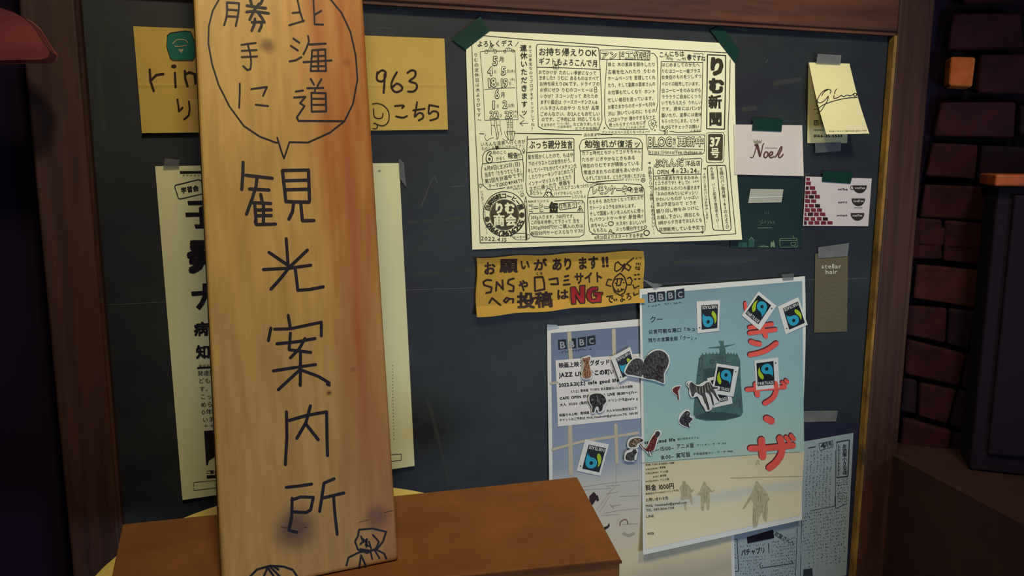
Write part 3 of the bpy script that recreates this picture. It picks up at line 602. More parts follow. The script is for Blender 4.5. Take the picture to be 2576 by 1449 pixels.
TX(A4, 'ファイトです', 350, 588, 530, 590, 34); TX(A4, 'の登場', 400, 715, 572, 712, 76)
TX(A3, 'ぶっち親分独言', 730, 165, 1265, 158, 108, bold=.015)
for t, x0, y0, x1, y1 in (('髪を短かくしたので、もはや', 715, 312, 1268, 285), ('下のイラストとは全然ちがう。', 722, 400, 1268, 350), ('そしてパーマもかけてイメチェンを', 712, 482, 1312, 415), ('したりウォーキングはじめたり', 722, 560, 1268, 478), ('インナーマッスルきたえたり', 722, 640, 1250, 550), ('ヨガに通ったり 便器を', 728, 705, 1235, 615), ('あたらし', 735, 752, 895, 738)):
    TX(A3, t, x0, y0, x1, y1, 60)
TX(A3, 'くしたりエアコンをつけたり', 1000, 700, 1500, 655, 50); TX(A3, 'バイクをいじったり', 1030, 758, 1378, 738, 48); TX(A3, 'しているよ', 1245, 795, 1425, 790, 44)
TX(A3, '月のこと', 285, 262, 458, 250, 50); TX(A3, 'かるく', 330, 332, 440, 322, 50); TX(A3, '報告!!', 470, 298, 628, 288, 76, bold=.01)
for t, x0, y0, x1, y1 in (('6月11日(土)12日(日)', 185, 455, 622, 390), ('当店で「たちつてとうま」', 190, 530, 652, 465), ('第2回を計画中です!!', 190, 610, 652, 525), ('テーマはKID★PARTY', 238, 672, 652, 595)): TX(A3, t, x0, y0, x1, y1, 62)
TX(A3, '改めてまた', 455, 690, 660, 655, 34); TX(A3, 'お知らせ', 530, 705, 662, 690, 28); TX(A3, 'します', 590, 735, 665, 728, 26); TX(A3, 'いろんな温泉へ行くのが', 140, 160, 688, 122, 56); TX(A3, 'たのしみ♥ハシゴだってアリ', 150, 212, 680, 178, 48)
TX(A3, 'いつもアリガトウゴザイマス!!', 150, 715, 218, 1255, 46, **V); TX(A3, '2022.4.15', 140, 1298, 460, 1318, 66); TX(A3, 'ケーホー記', 535, 1292, 722, 1280, 50)
TX(A3, 'RIMオリジナル', 720, 855, 975, 845, 38); TX(A3, '缶', 970, 925, 1085, 925, 130, bold=.055); TX(A3, '2色あり', 1108, 910, 1300, 893, 66); TX(A3, 'ぜひ', 1315, 872, 1388, 868, 36)
for t, y0, y1, x1 in (('200g入ります。700円です。', 1045, 1030, 1305), ('この缶を持参して下さって 豆を', 1108, 1088, 1345), ('200g(1000円分)ご購入の方は', 1170, 1148, 1388), ('毎回50円サービスとなりマス!!', 1242, 1208, 1388)): TX(A3, t, 748, y0, x1, y1, 54)
def ring(r, a0, a1, flip=False):
    def f(t):
        a = math.radians(a0 + (a1 - a0)*t); x, y = 430 + r*math.cos(a), 1008 + r*1.04*math.sin(a)
        vx, vy = (-math.sin(a), math.cos(a)) if not flip else (math.sin(a), -math.cos(a)); return x, y, vx, vy
    return f
TX(A3, '自家焙煎コーヒー屋', 0, 0, 680, 0, 72, bold=.02, arc=ring(216, 192, 345)); TX(A3, '0166(36)6255', 0, 0, 600, 0, 84, bold=.03, arc=ring(222, 152, 18, True))
ink('lettering', g, pen, ROOT)
# hollow headings: dark outline letters with a paper-coloured heart
HEADS = ((A1, '5', 315, 440, 390, 440, 165), (A1, '4', 245, 580, 325, 580, 160), (A1, '5', 430, 575, 500, 575, 150), (A1, '18', 255, 740, 372, 730, 165), (A1, '19', 430, 740, 530, 735, 150), (A1, '6', 345, 885, 412, 885, 170), (A1, '1', 315, 1035, 350, 1035, 150), (A1, '2', 450, 1030, 520, 1030, 140), (A1, '22', 275, 1172, 405, 1168, 135), (A1, '23', 480, 1170, 600, 1165, 135),
    (A2, 'アンド工作所', 62, 368, 722, 372, 116), (A4, 'BLOG', 628, 125, 920, 120, 150), (A4, '更新中', 985, 125, 1312, 125, 128), (A4, 'ぶれんだ', 700, 390, 1065, 375, 112), (A3, '6', 200, 305, 292, 305, 190), (A3, 'コーヒー', 720, 930, 972, 925, 122))
g = G(S, None, .0005); st = random.getstate()
for T, t, x0, y0, x1, y1, h in HEADS: TX(T, t, x0, y0, x1, y1, h, bold=.045, jit=0)
TW('レモンケーキ', (1490, 712), (385, 708), 122, bold=.045, jit=0)
ink('hollow_heading', g, pen, ROOT)
g = G(S, None, .0008)
for T, t, x0, y0, x1, y1, h in HEADS: TX(T, t, x0, y0, x1, y1, h, bold=.008, jit=0)
TW('レモンケーキ', (1490, 712), (385, 708), 122, bold=.008, jit=0)
ink('hollow_heading_fill', g, paper_y, ROOT)
SN = S
tape([(1136, 99), (1208, 41), (1233, 77), (1171, 125)], green_tape, 'dark green tape across the upper left corner of the newsletter', board(nl_off, .0016), .0008)
tape([(1786, 76), (1814, 62), (1862, 128), (1850, 160)], green_tape, 'dark green tape across the upper right corner of the newsletter', board(nl_off, .0016), .0008)

# ---- cardboard request sign
def rq_off(x, y): yb = 797 - (x - 1200)*.075; return .003 + .0065*max(0, 1 - (yb - y)/26) + .003*max(0, 1 - (y - (650 - (x - 1200)*.035))/16)
def wob(u, v, x, y): return (x + 2*math.sin(v*7)*(1 if u in (0, 1) else 0), y + (1.8*math.sin(u*19) + 3*(u*u-u) if v in (0, 1) else 0))
ROOT, S = sheet('cardboard_sign', [(1199, 650), (1619, 632), (1621, 762), (1199, 798)], mat('kraft_note', (182, 146, 64), .85, var=.08, scale=18), 'handwritten brown cardboard strip with red letters NG, below the newsletter', 'sign', rq_off, .001, .003, 22, edge=wob)
A5 = (1180, 620, 5.6)
g = G(S, A5, .0004); w = 4.4
g.text('お', (200, 310), (385, 310), 200, .028); g.text('願', (430, 270), (690, 262), 200, .028); g.text('い', (715, 262), (860, 258), 150, .028); g.text('が', (905, 262), (1100, 255), 170, .028)
g.text('あり', (1165, 255), (1470, 245), 185, .028); g.text('ます', (1520, 238), (1830, 225), 200, .028); g.text('!!', (1865, 210), (1970, 205), 190, .028)
g.text('くち', (940, 380), (1045, 380), 62, .01)
g.lines('315 475 250 470 200 500 215 545 320 575 310 640 240 655;380 625 390 500 480 605 470 475;630 450 560 470 545 520 630 560 625 630 565 625;925 435 1040 430 1060 520 1065 600 930 630 925 435;1130 465 1245 445 1255 530 1155 530;1350 425 1400 410;1340 480 1400 470;1335 540 1420 530', 4.6)
g.text('や', (690, 555), (840, 550), 175, .028); g.text('サイト', (1480, 450), (1890, 425), 170, .028)
g.lines('285 795 325 725 445 825;520 790 570 735 530 720 490 765 520 790;570 735 625 740 620 790', 4.6)
g.text('投稿', (680, 755), (1185, 745), 225, .03); g.text('は', (1230, 680), (1405, 670), 150, .028)
g.lines('2320 160 2230 230 2180 290 2250 340 2280 290 2230 245 2190 260 2150 350;2150 350 2200 290 2130 250 2100 215 2060 240 2050 330 2080 350 2130 320 2190 240;2130 375 2060 430 2020 530 2050 640 2130 690 2190 650 2225 540 2190 430 2130 375;2010 470 1960 460 1930 540 2000 560;2230 450 2270 430 2300 480 2280 540 2235 540;2050 460 2150 450 2170 470;2090 470 2080 550 2130 545 2150 460;2060 515 2070 520;2175 505 2185 510;2040 590 2060 620 2110 640 2180 600;2100 600 2105 625;2145 595 2150 610;2090 400 2130 380 2170 410;2310 540 2330 590 2395 555;2320 650 2325 690 2380 665', 3.0)
g.text('で', (1925, 740), (2040, 735), 130, .025); g.text('よろ', (2110, 735), (2295, 690), 120, .022)
g.text('店主', (2370, 330), (2385, 215), 80, .015); g.text('より', (2335, 165), (2440, 165), 44, .005)
g.lines('2335 400 2350 400;2380 395 2395 395;2335 460 2350 460;2390 455 2405 455;2045 745 2050 760;2075 740 2080 755', 4)
ink('lettering', g, brown_ink, ROOT)
g = G(S, A5, .0008); q = '1430 570 1500 565 1560 680 1560 550 1635 545 1640 795 1570 800 1500 690 1505 805 1445 810'
N_ = [(1430, 572), (1495, 566), (1562, 690), (1560, 552), (1635, 545), (1632, 795), (1568, 800), (1500, 680), (1508, 806), (1446, 812)]
Gp = [(1820, 565), (1880, 640), (1875, 668), (1850, 675), (1860, 790), (1680, 800), (1655, 720), (1665, 620), (1720, 565)]
Gp = [(1815, 568), (1815, 615), (1740, 625), (1720, 680), (1735, 745), (1790, 735), (1795, 690), (1755, 688), (1755, 645), (1885, 645), (1885, 672), (1862, 675), (1862, 785), (1800, 785), (1740, 795), (1675, 760), (1652, 690), (1670, 610), (1730, 570)]
g.poly(N_); g.poly(Gp); ink('red_lettering', g, mat('red_marker', (150, 30, 40), .7, var=.1), ROOT)
g = G(S, A5, .001); g.line(N_, 2.4, closed=True); g.line(Gp, 2.4, closed=True); ink('letter_outline', g, brown_ink, ROOT)

# ---- cardboard notice behind the plank
def nt_off(x, y): return .004 + .0004*math.cos((y - 215)/4)*math.exp(-((y - 215)/5)**2)
ROOT, S = sheet('cardboard_notice', [(335, 66), (1118, 97), (1127, 326), (357, 335)], kraft_s, 'wide tan cardboard notice partly behind the plank, with a green emblem and 963', 'sign', nt_off, .001, .003, 64)
g = G(S, Z2, .0004)
g.lines('1408 545 1405 600 1440 615 1465 590 1470 545 1440 530 1405 560;1462 560 1460 640 1455 700;1555 545 1520 610 1515 660 1545 695 1590 680 1592 650 1555 630 1525 655;1635 550 1665 530 1695 540 1690 580 1650 612 1700 630 1705 665 1680 690 1640 690', 5.2, 3)
g.lines('1370 785 1410 780 1460 800 1495 850 1490 920 1450 950 1410 940;1380 820 1385 880 1420 895 1445 885 1450 855;1380 930 1400 935 1410 955 1395 972 1375 970', 2.8, 3)
g.lines('1540 800 1608 795 1595 815;1550 878 1600 888 1632 875;1678 832 1700 830 1765 820;1708 770 1700 820 1690 880 1720 852 1750 860 1752 890 1720 908;1800 792 1868 805;1800 792 1795 860 1830 838 1865 850 1860 890 1808 908', 4.6, 3)
g.at(0, 0, 3); g.lines('1130 525 1135 610 1160 685;1145 600 1180 565 1232 558;1320 550 1322 600 1325 655;1395 535 1398 590 1415 650;1398 560 1430 545 1470 560 1475 630;1470 570 1510 545 1550 580', 6.0)
g.oval(1312, 500, 20, 14); g.lines('1338 750 1345 790 1350 840 1378 812;1425 765 1432 820 1425 870 1390 900;1500 800 1510 860', 4.8)
ink('lettering', g, brown_ink, ROOT)
g = G(S, (0, 0, 3), .0004); em = [(1262, 268), (1285, 248), (1400, 232), (1440, 240), (1468, 310), (1470, 430), (1455, 455), (1310, 455), (1285, 440), (1258, 350)]
g.poly(em); e = ink('green_emblem', g, mat('green_marker', (16, 106, 92), .6), ROOT, kind=None)
g = G(S, (0, 0, 3), .0007); g.lines('1305 330 1335 300 1395 302 1418 322;1322 350 1360 350 1405 342', 2.6, 3); g.poly([(1345, 372), (1388, 370), (1368, 402)]); ink('emblem_mark', g, mat('emblem_pale', (168, 160, 130), .7), ROOT)
g = G(S, (0, 0, 3), .0008); g.line(em, 1.6, closed=True); ink('emblem_outline', g, brown_ink, ROOT)

# ---- study-meeting leaflet behind the plank
def lf_off(x, y): return .0015 + .004*max(0, (y - 700)/500)**2*(1 if x > 700 else .4) + .0008*math.sin(y/70)
ROOT, S = sheet('study_leaflet', [(390, 418), (1004, 410), (1043, 1172), (459, 1258)], paper_l, 'tall white leaflet in bold black print, mostly hidden behind the plank', 'leaflet', lf_off, .001, n=24)
g = G(S, (430, 420, 7.246), .0005)
g.poly([(160, 75), (1400, 70), (1400, 110), (165, 122)]); g.text('****************', (195, 165), (1300, 160), 80)
g.line([(85, 330), (500, 230), (545, 245), (610, 460), (595, 485), (170, 582), (135, 570), (68, 360)], 2.2, closed=True); g.text('学習会', (180, 430), (505, 380), 115, .02, jit=0)
g.poly([(300, 620), (760, 610), (760, 690), (315, 695)]); g.poly([(262, 832), (760, 825), (760, 900), (270, 910)]); g.poly([(510, 740), (620, 690), (700, 620), (760, 690), (620, 800), (620, 1090), (600, 1120), (450, 1122), (425, 1045), (525, 1045)])
g.at(0, 483, 3); g.text('発', (1415, 485), (1690, 485), 250, .05, jit=0);
g.poly([(1443, 752), (1690, 735), (1690, 770), (1446, 785)]); g.poly([(1528, 690), (1566, 690), (1566, 790), (1540, 850), (1508, 892), (1478, 868), (1510, 830), (1530, 780)])
g.text('病院', (1462, 1035), (1690, 1030), 110, .03, jit=0); g.text('知っ', (1478, 1208), (1700, 1205), 108, .03, jit=0)
g.poly([(1488, 1322), (1700, 1312), (1700, 1326), (1488, 1336)]); g.text('*****', (1500, 1320), (1640, 1318), 60)
for t, y in (('発達障害', 1368), ('どもが', 1425), ('す。今', 1487), ('こって', 1545), ('められ', 1605), ('0年以', 1660), ('います', 1718), ('＋＋＋', 1765)):
    g.text(t, (1490 + (y-1368)*.1, y), (1632 + (y - 1368)*.1, y - 4) if len(t) < 4 else (1668 + (y - 1368)*.1, y - 4), 44, 0, jit=.2)
g.at(460, 900, 4.26); g.poly([(228, 785), (420, 770), (420, 1030), (370, 1045), (280, 1100), (268, 1150), (250, 1150)])
g.text('ご案内に', (245, 1225), (430, 1220), 40, .02); g.poly([(255, 1262), (430, 1250), (430, 1282), (258, 1295)]); g.line([(118, 1335), (500, 1300), (500, 1375), (118, 1422)], 1.2, closed=True)
g.text('*', (2085, -1995 + 1), (2125, -1995), 60)
g.at(480, 483, 3)
for k in range(24): g.oval(1524 + (k > 8)*(k-8)*.6, 1310 + k*24, 3, 3, n=6)
g.at(480, 966, 3); g.line([(1480, 535), (1588, 528), (1588, 575), (1480, 588)], 1.2, closed=True)
ink('printed_text', g, black, ROOT)
tape([(1003, 398), (1016, 410), (1022, 470), (1005, 448)], clear_tape, 'clear glossy tape at the upper right corner of the tall leaflet behind the plank', S, .0014, jag=False)
tape([(415, 398), (452, 402), (450, 424), (410, 426)], clear_tape, 'clear tape at the upper left corner of the tall leaflet behind the plank', S, .0014, jag=False)

# ---- cards on the right
A6 = (1820, 120, 4.5275); A7 = (1820, 430, 3.37)
ROOT, S = sheet('greeting_card', [(1846, 313), (2018, 315), (2022, 443), (1848, 439)], mat('card_pinkish', (212, 204, 202), .6, var=.02), 'white card with brown script lettering under a small crown, hung by green tape', 'card', lambda x, y: .002 + .004*max(0, (x - 1985)/40)**2*max(0, (y-313)/130), .001, .0005, 10)
g = G(S, A6, .0005)
g.lines('305 1245 330 1250 350 1215 370 1150 385 1100', 2.4, 4); g.lines('365 1108 385 1105 400 1160 418 1225;372 1108 395 1150 415 1230', 5.5); g.lines('415 1240 435 1180 448 1110 460 1092', 2.4, 4)
g.lines('478 1190 462 1215 465 1245 485 1250 505 1225 505 1195 485 1185 478 1190;525 1228 555 1215 562 1195 545 1186 525 1205 522 1238 545 1252 575 1240;590 1245 612 1215 640 1160 655 1130 668 1135 655 1175 628 1225 632 1248 655 1245 680 1215', 3.4, 4)
ink('script_lettering', g, mat('noel_brown', (92, 58, 54), .6), ROOT)
g = G(S, A6, .0005); g.lines('345 1045 352 1080 430 1080 440 1045;352 1080 365 1055 375 1080 390 1045 400 1080 415 1055 428 1080;475 1140 615 1142', 1.3); g.poly([(352, 1068), (430, 1068), (426, 1085), (355, 1085)]); ink('crown_print', g, mat('crown_grey', (150, 140, 120), .6), ROOT)
tape([(1895, 296), (1969, 298), (1966, 331), (1892, 328)], green_tape, 'dark green tape at the top of the white card with the small crown', S, .0012)
# folded shop card: back leaf flat on the board, front leaf hanging open
ROOT, S = sheet('folded_shop_card', [(2034, 157), (2138, 160), (2131, 360), (2031, 360)], mat('card_shade', (206, 200, 150), .6), 'cream folded card with a handwritten signature, its front leaf hanging open', 'card', lambda x, y: .0015, .001, .0005, 6)
g = G(S, A6, .0004)
for y in (575, 620, 660, 700, 742): g.scribble((1030, y), (1110, y), 16, 5, .8)
g.text('0166-35-5533', (1025, 1003), (1355, 1003), 44, .02, jit=.1); g.text('PERMING', (1025, 938), (1150, 938), 26)
g.line([(1035, 830), (1078, 828), (1082, 875), (1035, 880)], 1.5, closed=True); g.oval(1058, 852, 11, 11, 1.2, 12); g.text('hair', (1092, 856), (1150, 856), 26)
ink('printed_text', g, black, ROOT)
def flap_off(x, y): t = max(0, (y - 157)/180); return .003 + .030*t + .004*math.sin(t*math.pi)
SG = board(flap_off, .0012)
g = G(SG); g.grid([(2035, 157), (2137, 160), (2187, 336), (2079, 338)], 6, 14, lift=0, thick=.0004, edge=lambda u, v, x, y: (x + 3*math.sin(v*math.pi)*-1, y))
leaf = obj('front_leaf', g, mat('card_cream', (232, 226, 176), .6, var=.02), ROOT)
g = G(SG, A6, .0005)
g.lines('1215 520 1225 490 1190 472 1130 500 1085 560 1070 605 1095 628 1140 610 1180 570 1195 550 1185 600 1150 660 1115 715 1095 728;1085 688 1130 655 1200 625 1300 595 1420 572 1525 566', 1.8, 5); g.lines('1120 545 1150 500 1190 478;1290 468 1270 500 1268 525;1262 540 1258 575 1300 568 1340 545 1370 555 1410 538 1440 548 1470 535 1490 520 1510 522 1520 535 1505 552 1485 545 1488 525', 1.8, 4)
ink('signature_lettering', g, black, leaf); g = G(SG, A6, .0005); g.text('http://www.hairmakegino.com', (1203, 948), (1635, 940), 26, jit=.1); ink('printed_text', g, black, leaf)
tape([(2057, 135), (2117, 139), (2114, 162), (2054, 158)], foggy_tape, 'crinkled clear tape over the top fold of the cream signature card', S, .0050)
tape([(2050, 360), (2116, 358), (2115, 380), (2051, 385)], foggy_tape, 'crinkled clear tape under the foot of the cream signature card', S, .0012)
# brick and cup card
A8 = (2000, 440, 10.35)
ROOT, S = sheet('coffee_card', [(2027, 444), (2193, 449), (2184, 569), (2020, 568)], card_w, 'white card printed with stepped red bricks and three dark cups', 'card', lambda x, y: .0015, .001, .0005, 6)
gr, gd = G(S, A8, .0005), G(S, A8, .0005)
for r in ((65, 300, '380r'), (170, 285, '415r'), (292, 285, '355d 385-520r'), (408, 270, '400r 430-560r'), (520, 275, '340r 365-495d 520-650r'), (635, 265, '390r 425-555r'), (755, 270, '335r 362-490r 525-650d'), (870, 255, '380r 415-545r 575-705r'), (978, 250, '300r 335-470d 495-618r 650-790r'), (1095, 245, '375r 410-528r 570-695r 725-860d'), (1200, 238, '305d 350-475r 505-638r 680-815r 845-978r')):
    y, x, t = r
    for k in t.split():
        c = k[-1]; k = k[:-1]; x0, x1 = (x, float(k)) if '-' not in k else map(float, k.split('-')); j = lambda: random.uniform(-6, 6)
        (gr if c == 'r' else gd).poly([(x0 + j(), y + j()), (x1 + j(), y + 5 + j()), (x1 + j(), y + 92 + j()), (x0 + j(), y + 88 + j())])
ink('printed_bricks', gr, mat('print_brick', (112, 34, 48), .7, var=.12), ROOT); ink('printed_dark_bricks', gd, mat('print_darkbrick', (44, 16, 24), .7), ROOT)
g = G(S, A8, .0005)
for x0, x1, y, hh in ((1505, 1870, 272, 195), (1475, 1825, 612, 190), (1450, 1805, 992, 190)):
    c, r = (x0 + x1)/2, (x1 - x0)/2; g.poly([(x0, y), (x1, y)] + [(c + r*math.cos(a*math.pi/12), y + 10 + hh*math.sin(a*math.pi/12)) for a in range(1, 12)])
g.lines('1530 285 1465 285 1445 310 1450 365 1480 382 1535 375', 1.4); g.lines('1540 850 1640 858 1755 852', 1.0)
g.text('coffee', (1115, 365), (1370, 372), 75, .02, jit=.4); g.text('curry', (1120, 705), (1365, 700), 75, .02, jit=.4); g.text('antique', (1085, 1050), (1365, 1045), 66, .02, jit=.4)
ink('printed_cups', g, mat('cup_ink', (46, 40, 34), .7), ROOT)
g = G(S, A8, .0009)
for x0, x1, y in ((1555, 1825, 335), (1510, 1790, 675), (1490, 1755, 1052)): g.text('toeffee', (x0, y), (x1, y), 80, .02, jit=.4)
ink('cup_lettering', g, card_w, ROOT)
tape([(2070, 430), (2146, 433), (2140, 462), (2068, 457)], green_tape, 'dark green tape at the top of the card with bricks and cups', S, .0012)
# dark green postcard
ROOT, S = sheet('dark_postcard', [(1850, 446), (2018, 449), (2017, 624), (1836, 622)], mat('postcard_green', (15, 42, 42), .55, var=.25, scale=7), 'dark green postcard with tiny houses along the bottom, beside the newsletter corner', 'card', zero, .0012, .0004, 6)
g = G(S, (1830, 560, 12.88), .0005)
g.poly([(690, 580), (780, 460), (870, 580), (870, 800), (670, 800)]); g.poly([(340, 640), (620, 640), (640, 800), (330, 800)])
ink('printed_houses', g, mat('house_green', (40, 84, 76), .7), ROOT)
g = G(S, (1830, 560, 12.88), .0007)
g.poly([(1395, 660), (1430, 600), (1455, 660), (1490, 570), (1530, 680), (1535, 800), (1495, 800), (1470, 750), (1440, 800), (1400, 800)])
g.lines('1680 580 1720 515 2240 510 2255 580 1680 580;1690 590 1710 790;2250 580 2260 790;1700 795 2260 785;2060 640 2200 640 2200 740 2065 740 2060 640;2135 410 2130 480 2170 500;690 575 780 465 875 590;1000 780 1340 790;1080 730 1120 770 1200 740 1250 780 1320 770;990 172 1460 170', 1.2)
ink('printed_lines', g, mat('house_pale', (120, 146, 120), .7), ROOT)
g = G(S, A7, .0006); g.lines('352 338 352 372;367 338 367 372;382 338 382 372;300 425 320 440 310 455', 1.0); g.text('Soyez', (315, 430), (440, 428), 46, jit=1)
ink('faint_lettering', g, mat('postcard_text', (84, 112, 100), .7), ROOT)
tape([(1888, 475), (1971, 476), (1966, 509), (1882, 511)], mat('white_tape', (168, 172, 162), .35, spec=.5), 'whitish tape across the top of the dark green postcard', S, .0012, jag=False)
g = G(S, None, .0016); g.line([(1886, 497), (1968, 495)], 2.2); obj('tape_crease', g, mat('tape_crease', (214, 216, 206), .3), bpy.data.objects[TN[-1]])
# stellar hair slip
ROOT, S = sheet('brown_slip', [(2051, 638), (2133, 640), (2131, 834), (2048, 837)], mat('slip_brown', (98, 94, 70), .75, var=.04), 'narrow olive-brown slip with small pale typewriter print, taped near the right frame', 'leaflet', zero, .0014, .0004, 6)
g = G(S, A7, .0005); g.text('stellar', (828, 806), (1002, 806), 54, .015, jit=.1); g.text('hair', (862, 854), (968, 852), 54, .015, jit=.1)
ink('lettering', g, mat('slip_text', (206, 204, 186), .7), ROOT)
g = G(S, A7, .0005)
for y, x0, x1 in ((968, 880, 965), (1006, 872, 952), (1042, 850, 975), (1078, 845, 985), (1112, 868, 955), (1148, 872, 948), (1184, 865, 950), (1220, 808, 1018), (1255, 840, 988)): g.scribble((x0, y), (x1, y), 14, int((x1 - x0)/9), .8)
ink('small_print', g, mat('slip_small', (140, 136, 112), .7), ROOT)
tape([(2058, 622), (2136, 611), (2132, 644), (2058, 650)], foggy_tape, 'crinkled clear tape over the top of the narrow olive-brown slip', S, .0012)
# ============================================================ film-evening flyers, newsletter at lower right
# dark sheet and handwritten sheet tucked under the big flyer
ROOT, S0 = sheet('navy_sheet', [(1830, 1060), (2168, 1064), (2150, 1500), (1815, 1500)], mat('navy_card', (34, 36, 62), .7, var=.08), 'dark navy backing sheet at the lower right, under the small-print newsletter', 'sheet', zero, .0008, .0004, 6)
tape([(1990, 1034), (2108, 1033), (2103, 1060), (1990, 1063)], foggy_tape, 'wide dull clear tape at the top of the navy sheet', S0, .0012, jag=False)
hw_off = lambda x, y: .0006
ROOT, S = sheet('handwritten_newsheet', [(1800, 1150), (2147, 1089), (2129, 1447), (1834, 1500)], paper_b, 'cool grey newsletter in dense small handwriting at the lower right', 'newsletter', hw_off, .0018, .0004, 8)
A9 = (1800, 1000, 3.2275); pen_b = mat('pen_cool', (46, 56, 66), .7)
g = G(S, A9, .0004)
g.lines('755 410 810 400;1080 345 985 362;1088 345 1075 640 985 650', 2.6); g.lines('985 365 985 650;1000 380 1000 640;840 375 950 350 955 400 850 430 840 375;770 920 970 880 970 800;975 430 975 900 1070 860;700 960 690 1449;665 1060 650 1449', 1.1)
g.lines('85 1160 175 1150 188 1410 95 1420 85 1160;430 1185 435 1265;620 1320 628 1345;360 1350 365 1385 628 1345', 1.6)
g.text('4', (848, 392), (895, 385), 60, .03); g.text('月号', (890, 385), (945, 372), 44, .02)
g.text('お洒落小さな店', (1048, 375), (1050, 625), 36, .02, vert=True); g.text('ものづくりの人びと', (1005, 385), (1003, 630), 24, .01, vert=True)
for i, x in enumerate(range(750, 950, 27)): g.scribble((x, 430), (x - 18, 890), 17, 28, .8)
for y in range(670, 880, 22): g.scribble((985, y), (1080, y - 10), 18, 7, 1.0)
for y in range(950, 1400, 27): g.scribble((705, y), (1065, y - 60), 17, 20 if y < 1250 else 10, .95)
g.text('パチャプリ', (205, 1262), (405, 1235), 52, .02); g.text('双葉さんへ', (480, 1100), (640, 1190), 42, .01)
for y in range(1130, 1440, 26): g.scribble((450, y + 45), (650, y + 10), 17, 12, .9)
for y in range(1210, 1450, 26): g.scribble((200, y + (0 if y < 1230 else 70)), (410, y - 20 + (0 if y < 1230 else 70)), 16, 12, .9)
g.text('パンの木', (110, 1190), (125, 1390), 26, .01, vert=True); g.scribble((155, 1180), (165, 1400), 16, 8)
g.poly([(715, 1395), (785, 1385), (790, 1449), (712, 1449)])
ink('handwriting', g, pen_b, ROOT)
tape([(1880, 1352), (1945, 1333), (1948, 1353), (1881, 1367)], mat('black_tape', (24, 16, 38), .4), 'strip of black tape at the upper edge of the grey handwritten newsletter', S, .0012)
# flyer A (jazz live)
def fa_off(x, y): return .0006 + .0025*max(0, (y - 1000)/400) + .0006*math.sin(x/60)
ROOT, S = sheet('jazz_flyer', [(1376, 823), (1836, 783), (1850, 1520), (1386, 1560)], mat('flyer_paper', (218, 222, 224), .55, var=.02), 'blue and sand film-evening flyer with white text panel, partly under the bigger flyer', 'poster', fa_off, .0018, .0004, 14)
g = G(S); g.lift = .0003
g.grid([(1386, 838), (1830, 802), (1842, 1514), (1395, 1552)], 12, 12)
pa = obj('printed_picture', g, ramp_mat('print_jazz', [(0, (214, 204, 166)), (.12, (184, 178, 156)), (.22, (218, 208, 176)), (.34, (208, 202, 184)), (.50, (190, 192, 190)), (.56, (142, 158, 182)), (.8, (116, 134, 168)), (1, (104, 120, 152))], .5), ROOT)
A10 = (1360, 800, 4.528); A11 = (1360, 1080, 3.928)
g = G(S, A10, .0006)
beam = mat('print_beam', (188, 182, 162), .6, var=.06)
g.lines('326 175 345 480', 10); g.lines('833 142 838 420;335 1225 345 1449', 9.5); g.lines('120 745 190 735', 6.5)
g.at(*A11); g.lines('290 0 300 440', 11); g.lines('742 -40 755 330', 8.5); g.lines('120 200 300 150 430 115 700 75 960 35', 7)
ink('printed_beams', g, beam, pa)
g = G(S, A11, .0006); gr = mat('print_grey_line', (172, 168, 156), .7)
g.lines('752 330 745 540;395 570 640 535 975 500;410 600 700 580;640 640 760 620 770 610;660 640 745 560;780 665 975 655;620 830 780 800 980 780;800 940 960 932;650 560 790 550;560 790 700 600;580 820 690 650;600 850 780 840', 1.0); g.lines('820 1030 870 1050 920 1030', 7)
g.lines('690 740 720 780;700 760 790 745', 2)
ink('printed_drawing', g, gr, pa)
g = G(S, A11, .0008); g.lines('785 950 790 915 830 890 855 900 862 935', 2.4, 3); ink('printed_arch', g, mat('print_ochre', (140, 108, 74), .7), pa)
g = G(S, A11, .0008); g.poly([(480, 665), (525, 618), (548, 640), (545, 700), (512, 748), (485, 730)]); g.poly([(545, 655), (565, 650), (578, 700), (560, 715), (545, 690)]); g.poly([(608, 975), (660, 955), (678, 925), (684, 955), (665, 975), (625, 1003)])
ink('printed_birds', g, mat('print_plum', (52, 34, 46), .7), pa)
g = G(S, A10, .0007); g.grid([(170, 482), (1145, 405), (1145, 1140), (198, 1236)], 6, 6); pn_ = obj('text_panel', g, mat('panel_white', (222, 222, 226), .6), ROOT)
g = G(S, A10, .0010)
dk = mat('flyer_ink', (26, 26, 38), .6)
g.text('映画上映：バグダッド', (205, 540), (790, 498), 64, .02, jit=0); g.text('JAZZ LIVE そこの町', (205, 648), (790, 612), 66, .03, jit=0); g.text('い', (790, 612), (835, 608), 60, .02, jit=0)
g.text('2022.5.21(土) cafe good life', (205, 765), (890, 704), 54, .03, jit=0); g.text('5.7(土) 恵林館 下川町にある国道沿いに水色の建物', (345, 838), (1050, 778), 34, .015, jit=0)
g.text('CAFE OPEN 17:00 上映 & LIVE 18:30～(ハー', (215, 915), (1108, 842), 40, .03, jit=0); g.text('大人 ￥1500 (高校生以下 500円ドリンク代@cafe g', (218, 990), (1108, 912), 38, .015, jit=0)
g.text('映画のみ上映：恵林館 5.8 13:30 / 大人￥1000(高校生以下', (212, 1108), (1100, 1025), 36, .015, jit=0); g.text('チケットのご予約は MAIL:fineabeshi@gmail.com,TEL 080-80', (215, 1165), (1110, 1080), 34, .015, jit=0)
ink('printed_text', g, dk, ROOT)
def logo(S, T, quads, chars, parent):
    g = G(S, T, .0006); h = G(S, T, .0010)
    for q in quads: g.poly(q)
    for c, (x, y, hh, tilt) in chars: h.text(c, (x - hh*.32, y), (x + hh*.32, y - tilt), hh, .02, jit=0)
    ink('logo_blocks', g, mat('logo_dark', (30, 40, 56), .7, var=.15, scale=60), parent); ink('logo_lettering', h, mat('logo_pale', (150, 160, 176), .7), parent)
